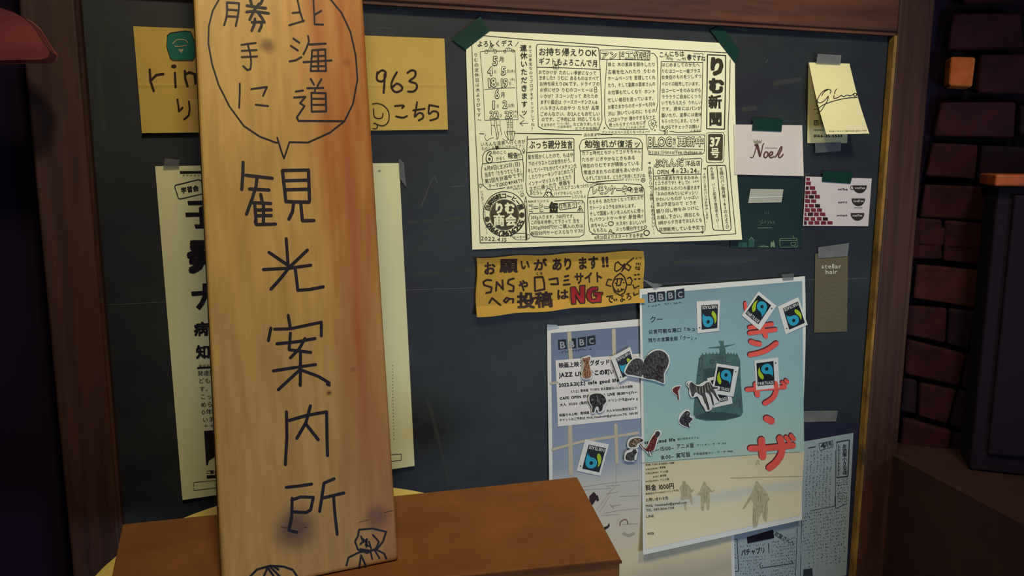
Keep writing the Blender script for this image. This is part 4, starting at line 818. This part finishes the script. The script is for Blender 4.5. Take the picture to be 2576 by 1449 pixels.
logo(S, A10, [[(198, 248), (292, 240), (298, 352), (204, 362)], [(306, 238), (402, 230), (408, 342), (310, 352)], [(425, 225), (515, 212), (518, 325), (428, 338)], [(530, 210), (622, 194), (628, 298), (532, 318)]],
     [('B', (250, 305, 110, 3)), ('B', (355, 295, 105, 3)), ('B', (470, 275, 100, 4)), ('C', (578, 262, 92, 5))], ROOT)
g = G(S, A10, .0007); g.scribble((205, 392), (605, 345), 26, 18, 1.0); ink('logo_small_print', g, dk, ROOT)
tape([(1376, 816), (1400, 817), (1408, 824), (1377, 830)], clear_tape, 'small glossy clear tape at the upper left corner of the blue and sand flyer', S, .0012, jag=False)
# flyer B (big turquoise)
def fb_off(x, y): return .0042 + .0012*math.sin((y - 700)/95) + .009*max(0, (y - 1150)/240)**2 + .0015*max(0, (x - 1950)/80)**2*max(0, math.sin((y - 650)/90))
BQ = [(1609, 727), (2025, 695), (2018, 1308), (1618, 1396)]
ROOT, S = sheet('turquoise_flyer', BQ, mat('flyer_paper_b', (216, 222, 222), .55, var=.02), 'large turquoise and sand film flyer with big red Japanese title, in front of the others', 'poster', fb_off, .0018, .0004, 24,
    edge=lambda u, v, x, y: (x + 4*u*math.sin(v*6)*(1 - v*.6), y))
A12 = (1600, 680, 4.528); A13 = (1600, 920, 4.528); A14 = (1590, 1120, 4.404)
g = G(S); g.lift = .0003; g.grid([(1615, 741), (2018, 707), (2023, 1136), (1622, 1166)], 14, 14)
pb = obj('printed_sky', g, ramp_mat('print_sky', [(0, (170, 202, 188)), (.3, (152, 192, 194)), (.7, (138, 176, 192)), (1, (120, 152, 168))], .5, noise=.15, nscale=14), ROOT)
g = G(S); g.lift = .0003; g.grid([(1622, 1166), (2023, 1136), (2014, 1296), (1623, 1382)], 14, 8)
pc2 = obj('printed_sand', g, ramp_mat('print_sand', [(0, (226, 218, 190)), (.35, (222, 212, 180)), (.48, (198, 204, 188)), (.58, (222, 210, 178)), (1, (214, 204, 168))], .5, noise=.05), ROOT)
# plain bell-shaped drawing and walking figures on the print
g = G(S, (1730, 840, 6.3), .0005); TK = mat('print_tank', (84, 118, 120), .7, c2=(60, 90, 94), scale=40)
g.poly([(205, 345), (300, 320), (500, 312), (700, 318), (800, 345), (830, 420), (845, 800), (860, 1000), (878, 1240), (840, 1310), (600, 1370), (280, 1378), (130, 1340), (90, 1270), (105, 1050), (140, 700), (170, 450)])
g.poly([(490, 110), (575, 112), (572, 170), (600, 250), (605, 325), (535, 325), (500, 250), (520, 180)]); g.poly([(330, 215), (480, 198), (765, 158), (620, 205), (480, 228), (335, 228)])
for x in list(range(215, 520, 55)) + list(range(620, 800, 45)): g.poly([(x, 345), (x + 22, 272 + abs(500-x)*.08), (x + 44, 345)])
ink('printed_tank', g, TK, pb)
g = G(S, (1730, 840, 6.3), .0007); g.poly([(250, 580), (330, 540), (440, 545), (450, 720), (250, 740)]); g.poly([(140, 1290), (300, 1245), (560, 1235), (830, 1290), (780, 1320), (560, 1355), (280, 1358), (150, 1330)]); g.lines('185 380 180 560 210 560 232 500 232 385 185 380;360 410 415 410 415 465 360 465 360 410;505 380 550 380 550 460 505 465 505 380;600 370 605 460 650 450;145 650 210 665;820 1040 850 1230', 1.4)
ink('printed_tank_shadow', g, mat('print_tank_dark', (52, 80, 84), .7), pb)
g = G(S, A14, .0005); fg = mat('print_figure', (164, 158, 130), .8, c2=(192, 186, 156), scale=220)
for pts in ([(560, 400), (585, 395), (600, 425), (635, 450), (660, 500), (685, 480), (675, 515), (650, 530), (670, 600), (670, 665), (650, 640), (630, 590), (560, 610), (540, 600), (545, 540), (525, 470), (560, 430)], [(795, 405), (815, 410), (825, 440), (860, 470), (885, 505), (920, 490), (890, 525), (855, 510), (860, 600), (855, 720), (830, 715), (825, 640), (800, 640), (795, 730), (765, 720), (765, 560), (740, 550), (720, 555), (755, 500), (775, 450)],
            [(1370, 400), (1395, 395), (1410, 430), (1445, 460), (1500, 540), (1530, 610), (1500, 620), (1505, 720), (1490, 850), (1455, 830), (1440, 740), (1410, 800), (1385, 900), (1345, 915), (1335, 830), (1345, 640), (1320, 600), (1240, 710), (1225, 700), (1300, 570), (1350, 480)], [(1370, 190), (1385, 160), (1410, 160), (1415, 225), (1395, 200), (1372, 235)], [(570, 640), (600, 650), (605, 715), (585, 715)]): g.poly(pts)
ink('printed_figures', g, fg, pc2)
g = G(S, A14, .0006); g.line([(100, 200), (600, 155), (1280, 110), (1860, 75)], .9); g.line([(1085, 365), (1500, 352), (1880, 345)], .9); g.lines('1395 500 1400 620;1430 520 1425 640;1350 700 1345 880;1370 740 1360 850;1480 640 1470 800;600 480 605 560;570 470 575 560;800 490 805 600;830 490 832 600', 1.0)
ink('printed_pencil_line', g, mat('print_pencil', (140, 134, 112), .8), pc2)
# red title
g1, g2 = G(S, A12, .0006), G(S, A12, .0009)
def red(T, pts, w, sm=0):
    g1.at(*T); g2.at(*T); g1.line([(x - 6, y - 9) for x, y in pts], w + 2.2, sm); g2.line(pts, w, sm)
red(A12, [(1245, 375), (1250, 450)], 7); red(A12, [(1262, 430), (1275, 450)], 6)
red(A12, [(1295, 655), (1550, 615)], 10); red(A12, [(1295, 718), (1590, 678)], 10.5); red(A12, [(1425, 625), (1480, 755)], 11)
red(A12, [(1310, 815), (1360, 835), (1410, 842)], 12); red(A12, [(1300, 965), (1400, 945), (1500, 905), (1600, 835)], 12, 3)
red(A13, [(1265, 275), (1400, 265), (1695, 245)], 10.5); red(A13, [(1365, 215), (1385, 335)], 13); red(A13, [(1590, 200), (1600, 280), (1560, 370), (1470, 430)], 12, 3); red(A13, [(1665, 190), (1700, 225)], 8); red(A13, [(1705, 168), (1728, 190)], 8)
red(A13, [(1490, 605), (1545, 632)], 17)
red(A13, [(1305, 945), (1500, 940), (1790, 910)], 15); red(A13, [(1430, 850), (1440, 950), (1445, 1035)], 18); red(A13, [(1640, 830), (1665, 930), (1650, 1020), (1590, 1110), (1520, 1165)], 17, 3); red(A13, [(1710, 815), (1750, 870)], 10); red(A13, [(1765, 795), (1800, 840)], 10)
ink('title_shadow_print', g1, mat('title_dark', (96, 40, 50), .6), ROOT); ink('title_lettering', g2, mat('title_red', (232, 92, 78), .55, var=.08), ROOT)
g = G(S, A12, .0006)
g.text('クー', (155, 560), (310, 555), 84, .01, jit=0); g.text('公言可能な悪口「キュー」', (140, 700), (790, 662), 52, .012, jit=0); g.text('残りの言葉全部「クー」。', (140, 798), (720, 758), 52, .012, jit=0)
g.at(*A13); g.text('cafe good life', (95, 872), (448, 838), 52, .025, jit=0); g.text('旭川郊外のカフェ', (470, 838), (718, 815), 28, 0, jit=0); g.text('5/7 SAT', (170, 970), (270, 955), 30, 0, jit=0); g.text('15:00~', (280, 945), (432, 935), 62, .012, jit=0); g.text('アニメ版', (458, 920), (662, 905), 60, .012, jit=0); g.text('クー！キン・ザ・ザ 2013', (690, 905), (1030, 882), 26, 0, jit=0)
g.text('18:00~', (282, 1045), (432, 1030), 60, .012, jit=0); g.text('実写版', (455, 1025), (618, 1008), 62, .015, jit=0); g.text('不思議惑星キン・ザ・ザ 1986', (650, 1008), (1105, 972), 30, 0, jit=0)
ink('printed_text', g, dk, ROOT)
g = G(S, A14, .0006); pt = mat('flyer_ink_brown', (62, 54, 46), .7)
for t, x0, y0, x1, y1, h in (('恵林館 下川町にある国道沿いの建物', 150, 218, 468, 195, 24), ('4/30(土)15:00~ 実写版', 150, 268, 372, 242, 26), ('4/30(土)18:00~ アニメ版', 150, 312, 400, 288, 26), ('16:00~ 実写版', 232, 350, 382, 332, 26), ('5/1(日)14:00~ アニメ版', 150, 402, 412, 374, 26), ('高校生以下￥500(1ドリンク付き)', 150, 540, 520, 498, 24), ('お問い合わせ先', 152, 608, 402, 582, 42), ('MAIL fineabeshi@gmail.com', 152, 672, 608, 630, 38), ('TEL 080-8061-7518', 155, 720, 468, 690, 36), ('LINE', 155, 790, 245, 782, 40), ('WEB', 165, 980, 245, 975, 40)):
    g.text(t, (x0, y0), (x1, y1), h, .012, jit=0)
g.text('料金 1000円', (150, 475), (468, 448), 72, .02, jit=0)
ink('printed_details', g, pt, ROOT)
logo(S, A12, [[(132, 255), (228, 248), (234, 358), (140, 370)], [(238, 246), (330, 238), (334, 348), (244, 356)], [(350, 236), (438, 225), (442, 335), (352, 348)], [(455, 222), (550, 204), (553, 312), (458, 332)]],
     [('B', (182, 315, 112, 3)), ('B', (285, 300, 104, 3)), ('B', (394, 285, 98, 4)), ('C', (503, 275, 92, 5))], ROOT)
g = G(S, A12, .0007); g.scribble((138, 410), (535, 362), 26, 17, 1.0); ink('logo_small_print', g, dk, ROOT)
SB_ = S
tape([(1612, 700), (1642, 712), (1668, 716), (1648, 728), (1620, 716)][:4], clear_tape, 'crumpled glossy clear tape at the upper left corner of the turquoise flyer', S, .0016, jag=False)
tape([(1966, 690), (1998, 688), (1996, 704), (1970, 706)], clear_tape, 'clear tape near the upper right corner of the turquoise flyer', S, .0012, jag=False)
# ============================================================ stickers on the flyers
stk_w = mat('sticker_white', (216, 220, 222), .5); stk_k = mat('sticker_black', (14, 20, 28), .45); stk_b = mat('sticker_blue', (40, 158, 200), .45); stk_g = mat('sticker_green', (166, 196, 30), .45)
def sticker(q, T, where, lift=.0010, Sf=None):
    Sf = Sf or SB_; h = G(Sf, T); q = [h.px(*p) for p in q]                # upright order tl,tr,br,bl
    def uv(u, v): return tuple((1-v)*((1-u)*q[0][k] + u*q[1][k]) + v*((1-u)*q[3][k] + u*q[2][k]) for k in (0, 1))
    g = G(Sf); g.prism(q, lift, .0002)
    R_ = obj('logo_sticker', g, stk_w, label=where, cat='sticker', group='swirl logo stickers on the flyers')
    g = G(Sf, None, lift + .0002); g.poly([uv(.08, .10), (uv(.80, .10)), uv(.80, .87), uv(.08, .87)]); p = ink('logo_ground', g, stk_k, R_, None)
    g = G(Sf, None, lift + .0004); c = (.50, .33)
    pts = [(c[0] + .235*math.cos(a), c[1] + .175*math.sin(a)) for a in [math.radians(x) for x in range(100, 345, 18)]]
    pts += [(.755, .36), (.765, .48), (.735, .62), (.70, .555), (.64, .525), (.56, .50)]
    g.poly([uv(*a) for a in pts]); ink('blue_swirl', g, stk_b, p, None)
    g = G(Sf, None, lift + .0006); g.poly([uv(c[0] + .075*math.cos(a*.6283), c[1] + .06*math.sin(a*.6283)) for a in range(10)]); ink('swirl_eye', g, stk_k, p, None)
    g = G(Sf, None, lift + .0004); g.poly([uv(*a) for a in ((.20, .24), (.14, .32), (.12, .42), (.15, .54), (.22, .62), (.29, .67), (.345, .64), (.35, .56), (.29, .47), (.22, .38))]); ink('green_leaf', g, stk_g, p, None)
    a, b = uv(.11, .79), uv(.77, .79); hh = math.dist(uv(.4, .72), uv(.4, .86))*1.0
    # mirrored stickers keep their writing the right way round in their own frame
    g = G(Sf, None, lift + .0005); g.text('FAIRTRADE', a, b, hh*1.05, .025, jit=0); ink('lettering', g, mat('sticker_text', (196, 200, 202), .5), p)
    g = G(Sf, None, lift + .0003); x, y = uv(.89, .17); g.oval(x, y, 2, 2, n=8); ink('small_mark', g, mat('sticker_grey', (90, 96, 98), .6), R_, None)
    return R_
sticker([(945, 690), (700, 718), (690, 355), (955, 340)], A12, 'upside-down blue and green swirl sticker on the turquoise flyer, left of the red title')
sticker([(1395, 240), (1600, 405), (1410, 685), (1205, 515)], A12, 'blue and green swirl sticker turned like a diamond over the top of the red title', .0014)
sticker([(1955, 620), (1705, 730), (1615, 415), (1848, 305)], A12, 'upside-down tilted blue and green swirl sticker over the right edge of the turquoise flyer')
sticker([(1348, 1028), (1618, 992), (1635, 1338), (1368, 1365)], A12, 'upright blue and green swirl sticker in the middle of the red title')
sticker([(1779, 952), (1832, 938), (1843, 1015), (1793, 1026)], (0, 0, 1), 'blue and green swirl sticker almost hidden, only its letters ADE show under another sticker', .0010)
sticker([(918, 1060), (1172, 1100), (1110, 1440), (860, 1400)], A12, 'upright tilted blue and green swirl sticker on the drawn bell shape, overlapped by the zebra', .0020)
SA_ = board(lambda x, y: .0066, .0018)
sticker([(1110, 610), (905, 735), (800, 450), (1020, 328)], A10, 'blue and green swirl sticker partly under the pair of big grey animals', .0008, board(lambda x, y: .0052, .0018))
sticker([(590, 460), (355, 410), (440, 100), (675, 150)], A11, 'upside-down blue and green swirl sticker above the cardboard box on the blue and sand flyer', .0012, board(fa_off, .0018))
def inside(p, q):
    c = False
    for i in range(len(q)):
        (x0, y0), (x1, y1) = q[i], q[i-1]
        if (y0 > p[1]) != (y1 > p[1]) and p[0] < (x1-x0)*(p[1]-y0)/(y1-y0) + x0: c = not c
    return c
def fur(R_, Sf, T, lift, polys, n, cd_, cl_, l=16, ang=1.2):
    for nm, c, k in (('printed_dark_fur', cd_, 0), ('printed_light_fur', cl_, 1)):
        g = G(Sf, T, lift + .0001*k); m = 0
        for q in polys:
            xs, ys = [p[0] for p in q], [p[1] for p in q]
            for _ in range(n*3):
                x, y = random.uniform(min(xs), max(xs)), random.uniform(min(ys), max(ys)); a = ang + random.uniform(-.5, .5); e = (x + l*math.cos(a), y + l*math.sin(a))
                if inside((x, y), q) and inside(e, q): g.line([(x, y), e], random.uniform(.7, 1.3)); m += 1
        if m: ink(nm, g, c, R_)
fd, fl = mat('fur_dark', (38, 34, 42), .7), mat('fur_light', (100, 102, 106), .7)
fbd, fbl = mat('fur_brown_dark', (96, 52, 36), .7), mat('fur_brown_light', (206, 168, 132), .7)
frd, frl = mat('fur_red_dark', (66, 22, 26), .7), mat('fur_red_light', (168, 88, 76), .7)
def animal(name, label, T, outline, parts, lift=.0012, Sf=None, smooth=3, furs=None, extra=None):
    Sf = Sf or SB_; g = G(Sf, T); g.prism(outline, lift, .0002, smooth)
    R_ = obj(name, g, stk_w, label=label, cat='sticker', group='animal stickers on the flyers')
    for i, (nm, m, kind, data, w) in enumerate(parts):
        g = G(Sf, T, lift + .0002*(i + 1))
        if kind == 'p':
            for d in data: g.poly(d, smooth=2)
        else: g.lines(data, w)
        ink(nm, g, m, R_, 'stuff' if kind == 's' or len(data) > 1 else None)
    if furs: fur(R_, Sf, T, lift + .0002*len(parts) + .00015, parts[0][3], *furs)
    if extra:
        for nm, m, d, w in extra: g = G(Sf, T, lift + .0002*len(parts) + .0004); g.lines(d, w); ink(nm, g, m, R_)
am = lambda n, c, c2=None: mat('print_' + n, c, .65, c2=c2 or tuple(int(x*.7) for x in c), scale=120)
animal('animal_sticker', 'sticker of two big dark grey furry animals, large and small, spanning both flyers', A10,
    [(950, 620), (965, 560), (1005, 500), (1060, 455), (1120, 445), (1185, 470), (1235, 400), (1310, 355), (1390, 362), (1450, 410), (1475, 490), (1455, 570), (1418, 640), (1418, 745), (1380, 745), (1290, 715), (1170, 690), (1050, 668), (985, 655)],
    [('printed_body', am('fur_grey', (74, 78, 84), (44, 40, 48)), 'p', [[(1180, 480), (1240, 410), (1315, 370), (1385, 375), (1440, 420), (1460, 490), (1442, 560), (1405, 630), (1405, 735), (1370, 730), (1290, 700), (1175, 680), (1165, 580)], [(975, 590), (1010, 520), (1060, 470), (1120, 460), (1170, 500), (1168, 600), (1150, 668), (1060, 650), (990, 640), (965, 620)]], 0),
     ('printed_muzzle', am('fur_plum', (54, 36, 42), (36, 26, 32)), 'p', [[(1310, 560), (1370, 530), (1400, 590), (1395, 690), (1330, 700), (1300, 640)], [(985, 600), (1040, 590), (1050, 640), (1000, 640)]], 0)], .0030, furs=(90, fd, fl, 22, 1.3))
animal('animal_sticker', 'small sticker of a sitting tan bear cub over the jazz text', A10, [(465, 455), (500, 440), (560, 425), (580, 455), (568, 510), (580, 590), (592, 640), (570, 690), (510, 700), (470, 680), (465, 620), (482, 560), (478, 500)],
    [('printed_body', am('tan', (176, 128, 96), (140, 96, 76)), 'p', [[(475, 462), (510, 455), (555, 440), (568, 462), (552, 510), (570, 590), (582, 640), (560, 682), (515, 690), (480, 672), (475, 620), (492, 560), (490, 510)]], 0),
     ('printed_face', am('tan_dark', (92, 54, 44)), 'p', [[(500, 500), (545, 490), (540, 520), (522, 528)]], 0)], .0010, board(lambda x, y: .0030, .0018), furs=(30, fbd, fbl, 14, 1.5), extra=[('printed_detail', fbd, '478 462 486 452;556 448 566 446;505 485 512 485;540 480 547 478;522 512 530 516;528 600 534 640 530 682;500 600 512 640 515 685;490 560 515 600', 1.2)])
animal('animal_sticker', 'sticker of a black and grey raccoon dog standing on the jazz text panel', A10, [(545, 890), (590, 850), (680, 850), (740, 885), (760, 950), (735, 1000), (720, 1060), (660, 1080), (640, 1040), (620, 1080), (580, 1085), (580, 1020), (550, 960)],
    [('printed_body', am('badger', (50, 50, 56), (26, 24, 30)), 'p', [[(558, 895), (595, 865), (680, 862), (728, 895), (748, 950), (715, 990), (700, 1050), (665, 1065), (660, 1015), (630, 1010), (612, 1068), (588, 1072), (590, 1010), (562, 960)]], 0),
     ('printed_stripe', am('badger_pale', (150, 146, 142)), 'p', [[(645, 880), (665, 930), (690, 985), (670, 980), (640, 930)], [(570, 930), (600, 918), (605, 935), (580, 945)]], 0)], .0010, board(lambda x, y: .0030, .0018), furs=(40, fd, fl, 18, 1.2))
animal('animal_sticker', 'tiny sticker of a red squirrel left of the zebra', A13, [(408, 262), (440, 232), (500, 220), (518, 235), (495, 280), (500, 380), (485, 398), (470, 350), (415, 305)],
    [('printed_body', am('rust', (112, 44, 38), (82, 30, 30)), 'p', [[(418, 268), (450, 242), (500, 232), (505, 242), (480, 290), (490, 380), (480, 385), (470, 340), (425, 300)]], 0)], furs=(14, frd, frl, 14, 1.9))
animal('animal_sticker', 'sticker of a striped zebra overlapping the blue and green swirl stickers', A13,
    [(570, 215), (585, 180), (630, 172), (665, 205), (720, 215), (780, 178), (850, 175), (880, 230), (950, 235), (945, 270), (905, 290), (960, 380), (950, 415), (905, 430), (870, 470), (860, 500), (800, 525), (775, 480), (740, 430), (700, 350), (640, 368), (605, 320), (605, 260)],
    [('printed_body', am('zebra', (88, 86, 84), (62, 60, 60)), 'p', [[(612, 200), (640, 188), (690, 228), (760, 230), (800, 195), (845, 190), (870, 235), (930, 245), (925, 262), (885, 268), (905, 320), (952, 395), (940, 405), (885, 330), (850, 290), (870, 350), (888, 440), (872, 448), (850, 360), (825, 320), (790, 300), (800, 360), (840, 490), (815, 500), (790, 420), (755, 350), (720, 325), (680, 300), (655, 350), (635, 345), (625, 300), (608, 250)]], 0),
     ('printed_stripes', mat('zebra_dark', (24, 22, 26), .6), 's', '740 235 745 320;770 225 778 310;795 205 812 295;820 195 845 270;845 200 868 245;700 240 715 315;590 195 585 215 600 225;640 200 660 240;632 325 655 345;800 360 830 480;855 330 880 440;890 280 940 395;760 350 790 430', 1.3),
     ('printed_pale_stripes', mat('zebra_pale', (190, 188, 180), .6), 's', '755 240 762 310;783 220 795 300;808 205 828 280;832 200 855 258;685 240 700 310;720 250 730 320', 1.0)], .0026, smooth=2)
animal('animal_sticker', 'small sticker of a dark hunched monkey below the zebra', A13, [(480, 610), (500, 550), (540, 510), (590, 498), (615, 520), (625, 570), (655, 590), (635, 640), (610, 660), (612, 700), (560, 700), (500, 665)],
    [('printed_body', am('monkey', (76, 78, 88), (44, 42, 52)), 'p', [[(495, 620), (520, 570), (555, 530), (595, 520), (605, 560), (612, 585), (640, 600), (620, 640), (600, 655), (602, 695), (555, 688), (505, 655)]], 0),
     ('printed_face', am('monkey_pale', (150, 152, 150)), 'p', [[(575, 535), (600, 530), (600, 550), (582, 556)]], 0)], furs=(30, fd, fl, 14, 2.0), extra=[('printed_detail', fd, '560 540 575 520 600 525 612 545 605 565;565 560 560 600 590 615 635 598;545 620 580 640 600 680;600 640 640 610;590 690 612 700', 2.0)])
animal('animal_sticker', 'sticker of a reddish long-beaked bird with grey head, beside the words good life', A13, [(35, 880), (55, 885), (110, 940), (150, 850), (200, 770), (225, 735), (270, 735), (288, 775), (262, 830), (235, 900), (215, 960), (180, 980), (185, 1020), (150, 1025), (110, 975), (60, 930)],
    [('printed_body', am('bird_red', (120, 54, 48), (88, 30, 34)), 'p', [[(42, 888), (60, 895), (112, 948), (160, 860), (212, 780), (245, 800), (228, 880), (205, 955), (170, 975), (120, 975), (70, 925)]], 0),
     ('printed_head', am('bird_grey', (66, 62, 62)), 'p', [[(225, 755), (255, 745), (275, 770), (262, 800), (240, 820), (222, 790)]], 0), ('printed_legs', mat('zebra_dark', (24, 22, 26), .6), 's', '140 975 155 1025;165 972 185 1015', 1.6)], .0020, furs=(30, frd, frl, 18, 2.2))
animal('animal_sticker', 'sticker of a spotted brown rodent at the left edge of the turquoise flyer', A11, [(855, 140), (880, 90), (940, 72), (985, 75), (1025, 100), (1010, 130), (975, 150), (965, 180), (900, 192), (862, 180)],
    [('printed_body', am('rodent', (120, 108, 80), (80, 66, 50)), 'p', [[(870, 140), (895, 100), (945, 85), (980, 90), (1005, 108), (985, 128), (955, 145), (945, 172), (900, 178), (875, 170)]], 0),
     ('printed_head', am('rodent_dark', (50, 40, 38)), 'p', [[(955, 90), (985, 88), (1012, 105), (995, 125), (960, 120)]], 0)], .0020, furs=(26, fd, fbl, 12, .6))
animal('animal_sticker', 'sticker of a grey rabbit-like animal sitting under the spotted rodent', A11, [(825, 280), (840, 225), (880, 200), (915, 195), (935, 190), (962, 200), (955, 245), (940, 310), (880, 318), (835, 310)],
    [('printed_body', am('hare', (84, 84, 80), (46, 46, 46)), 'p', [[(838, 275), (858, 235), (900, 222), (920, 198), (945, 205), (948, 235), (928, 265), (925, 305), (880, 306), (845, 300)]], 0)], .0018, board(lambda x, y: .0048, .0018), furs=(26, fd, fl, 12, .8), extra=[('printed_detail', fd, '918 196 925 222;935 192 938 215;925 235 955 225;925 305 945 308;860 300 900 308', 1.6)])
COL.objects.unlink(GOB); bpy.data.objects.remove(GOB)
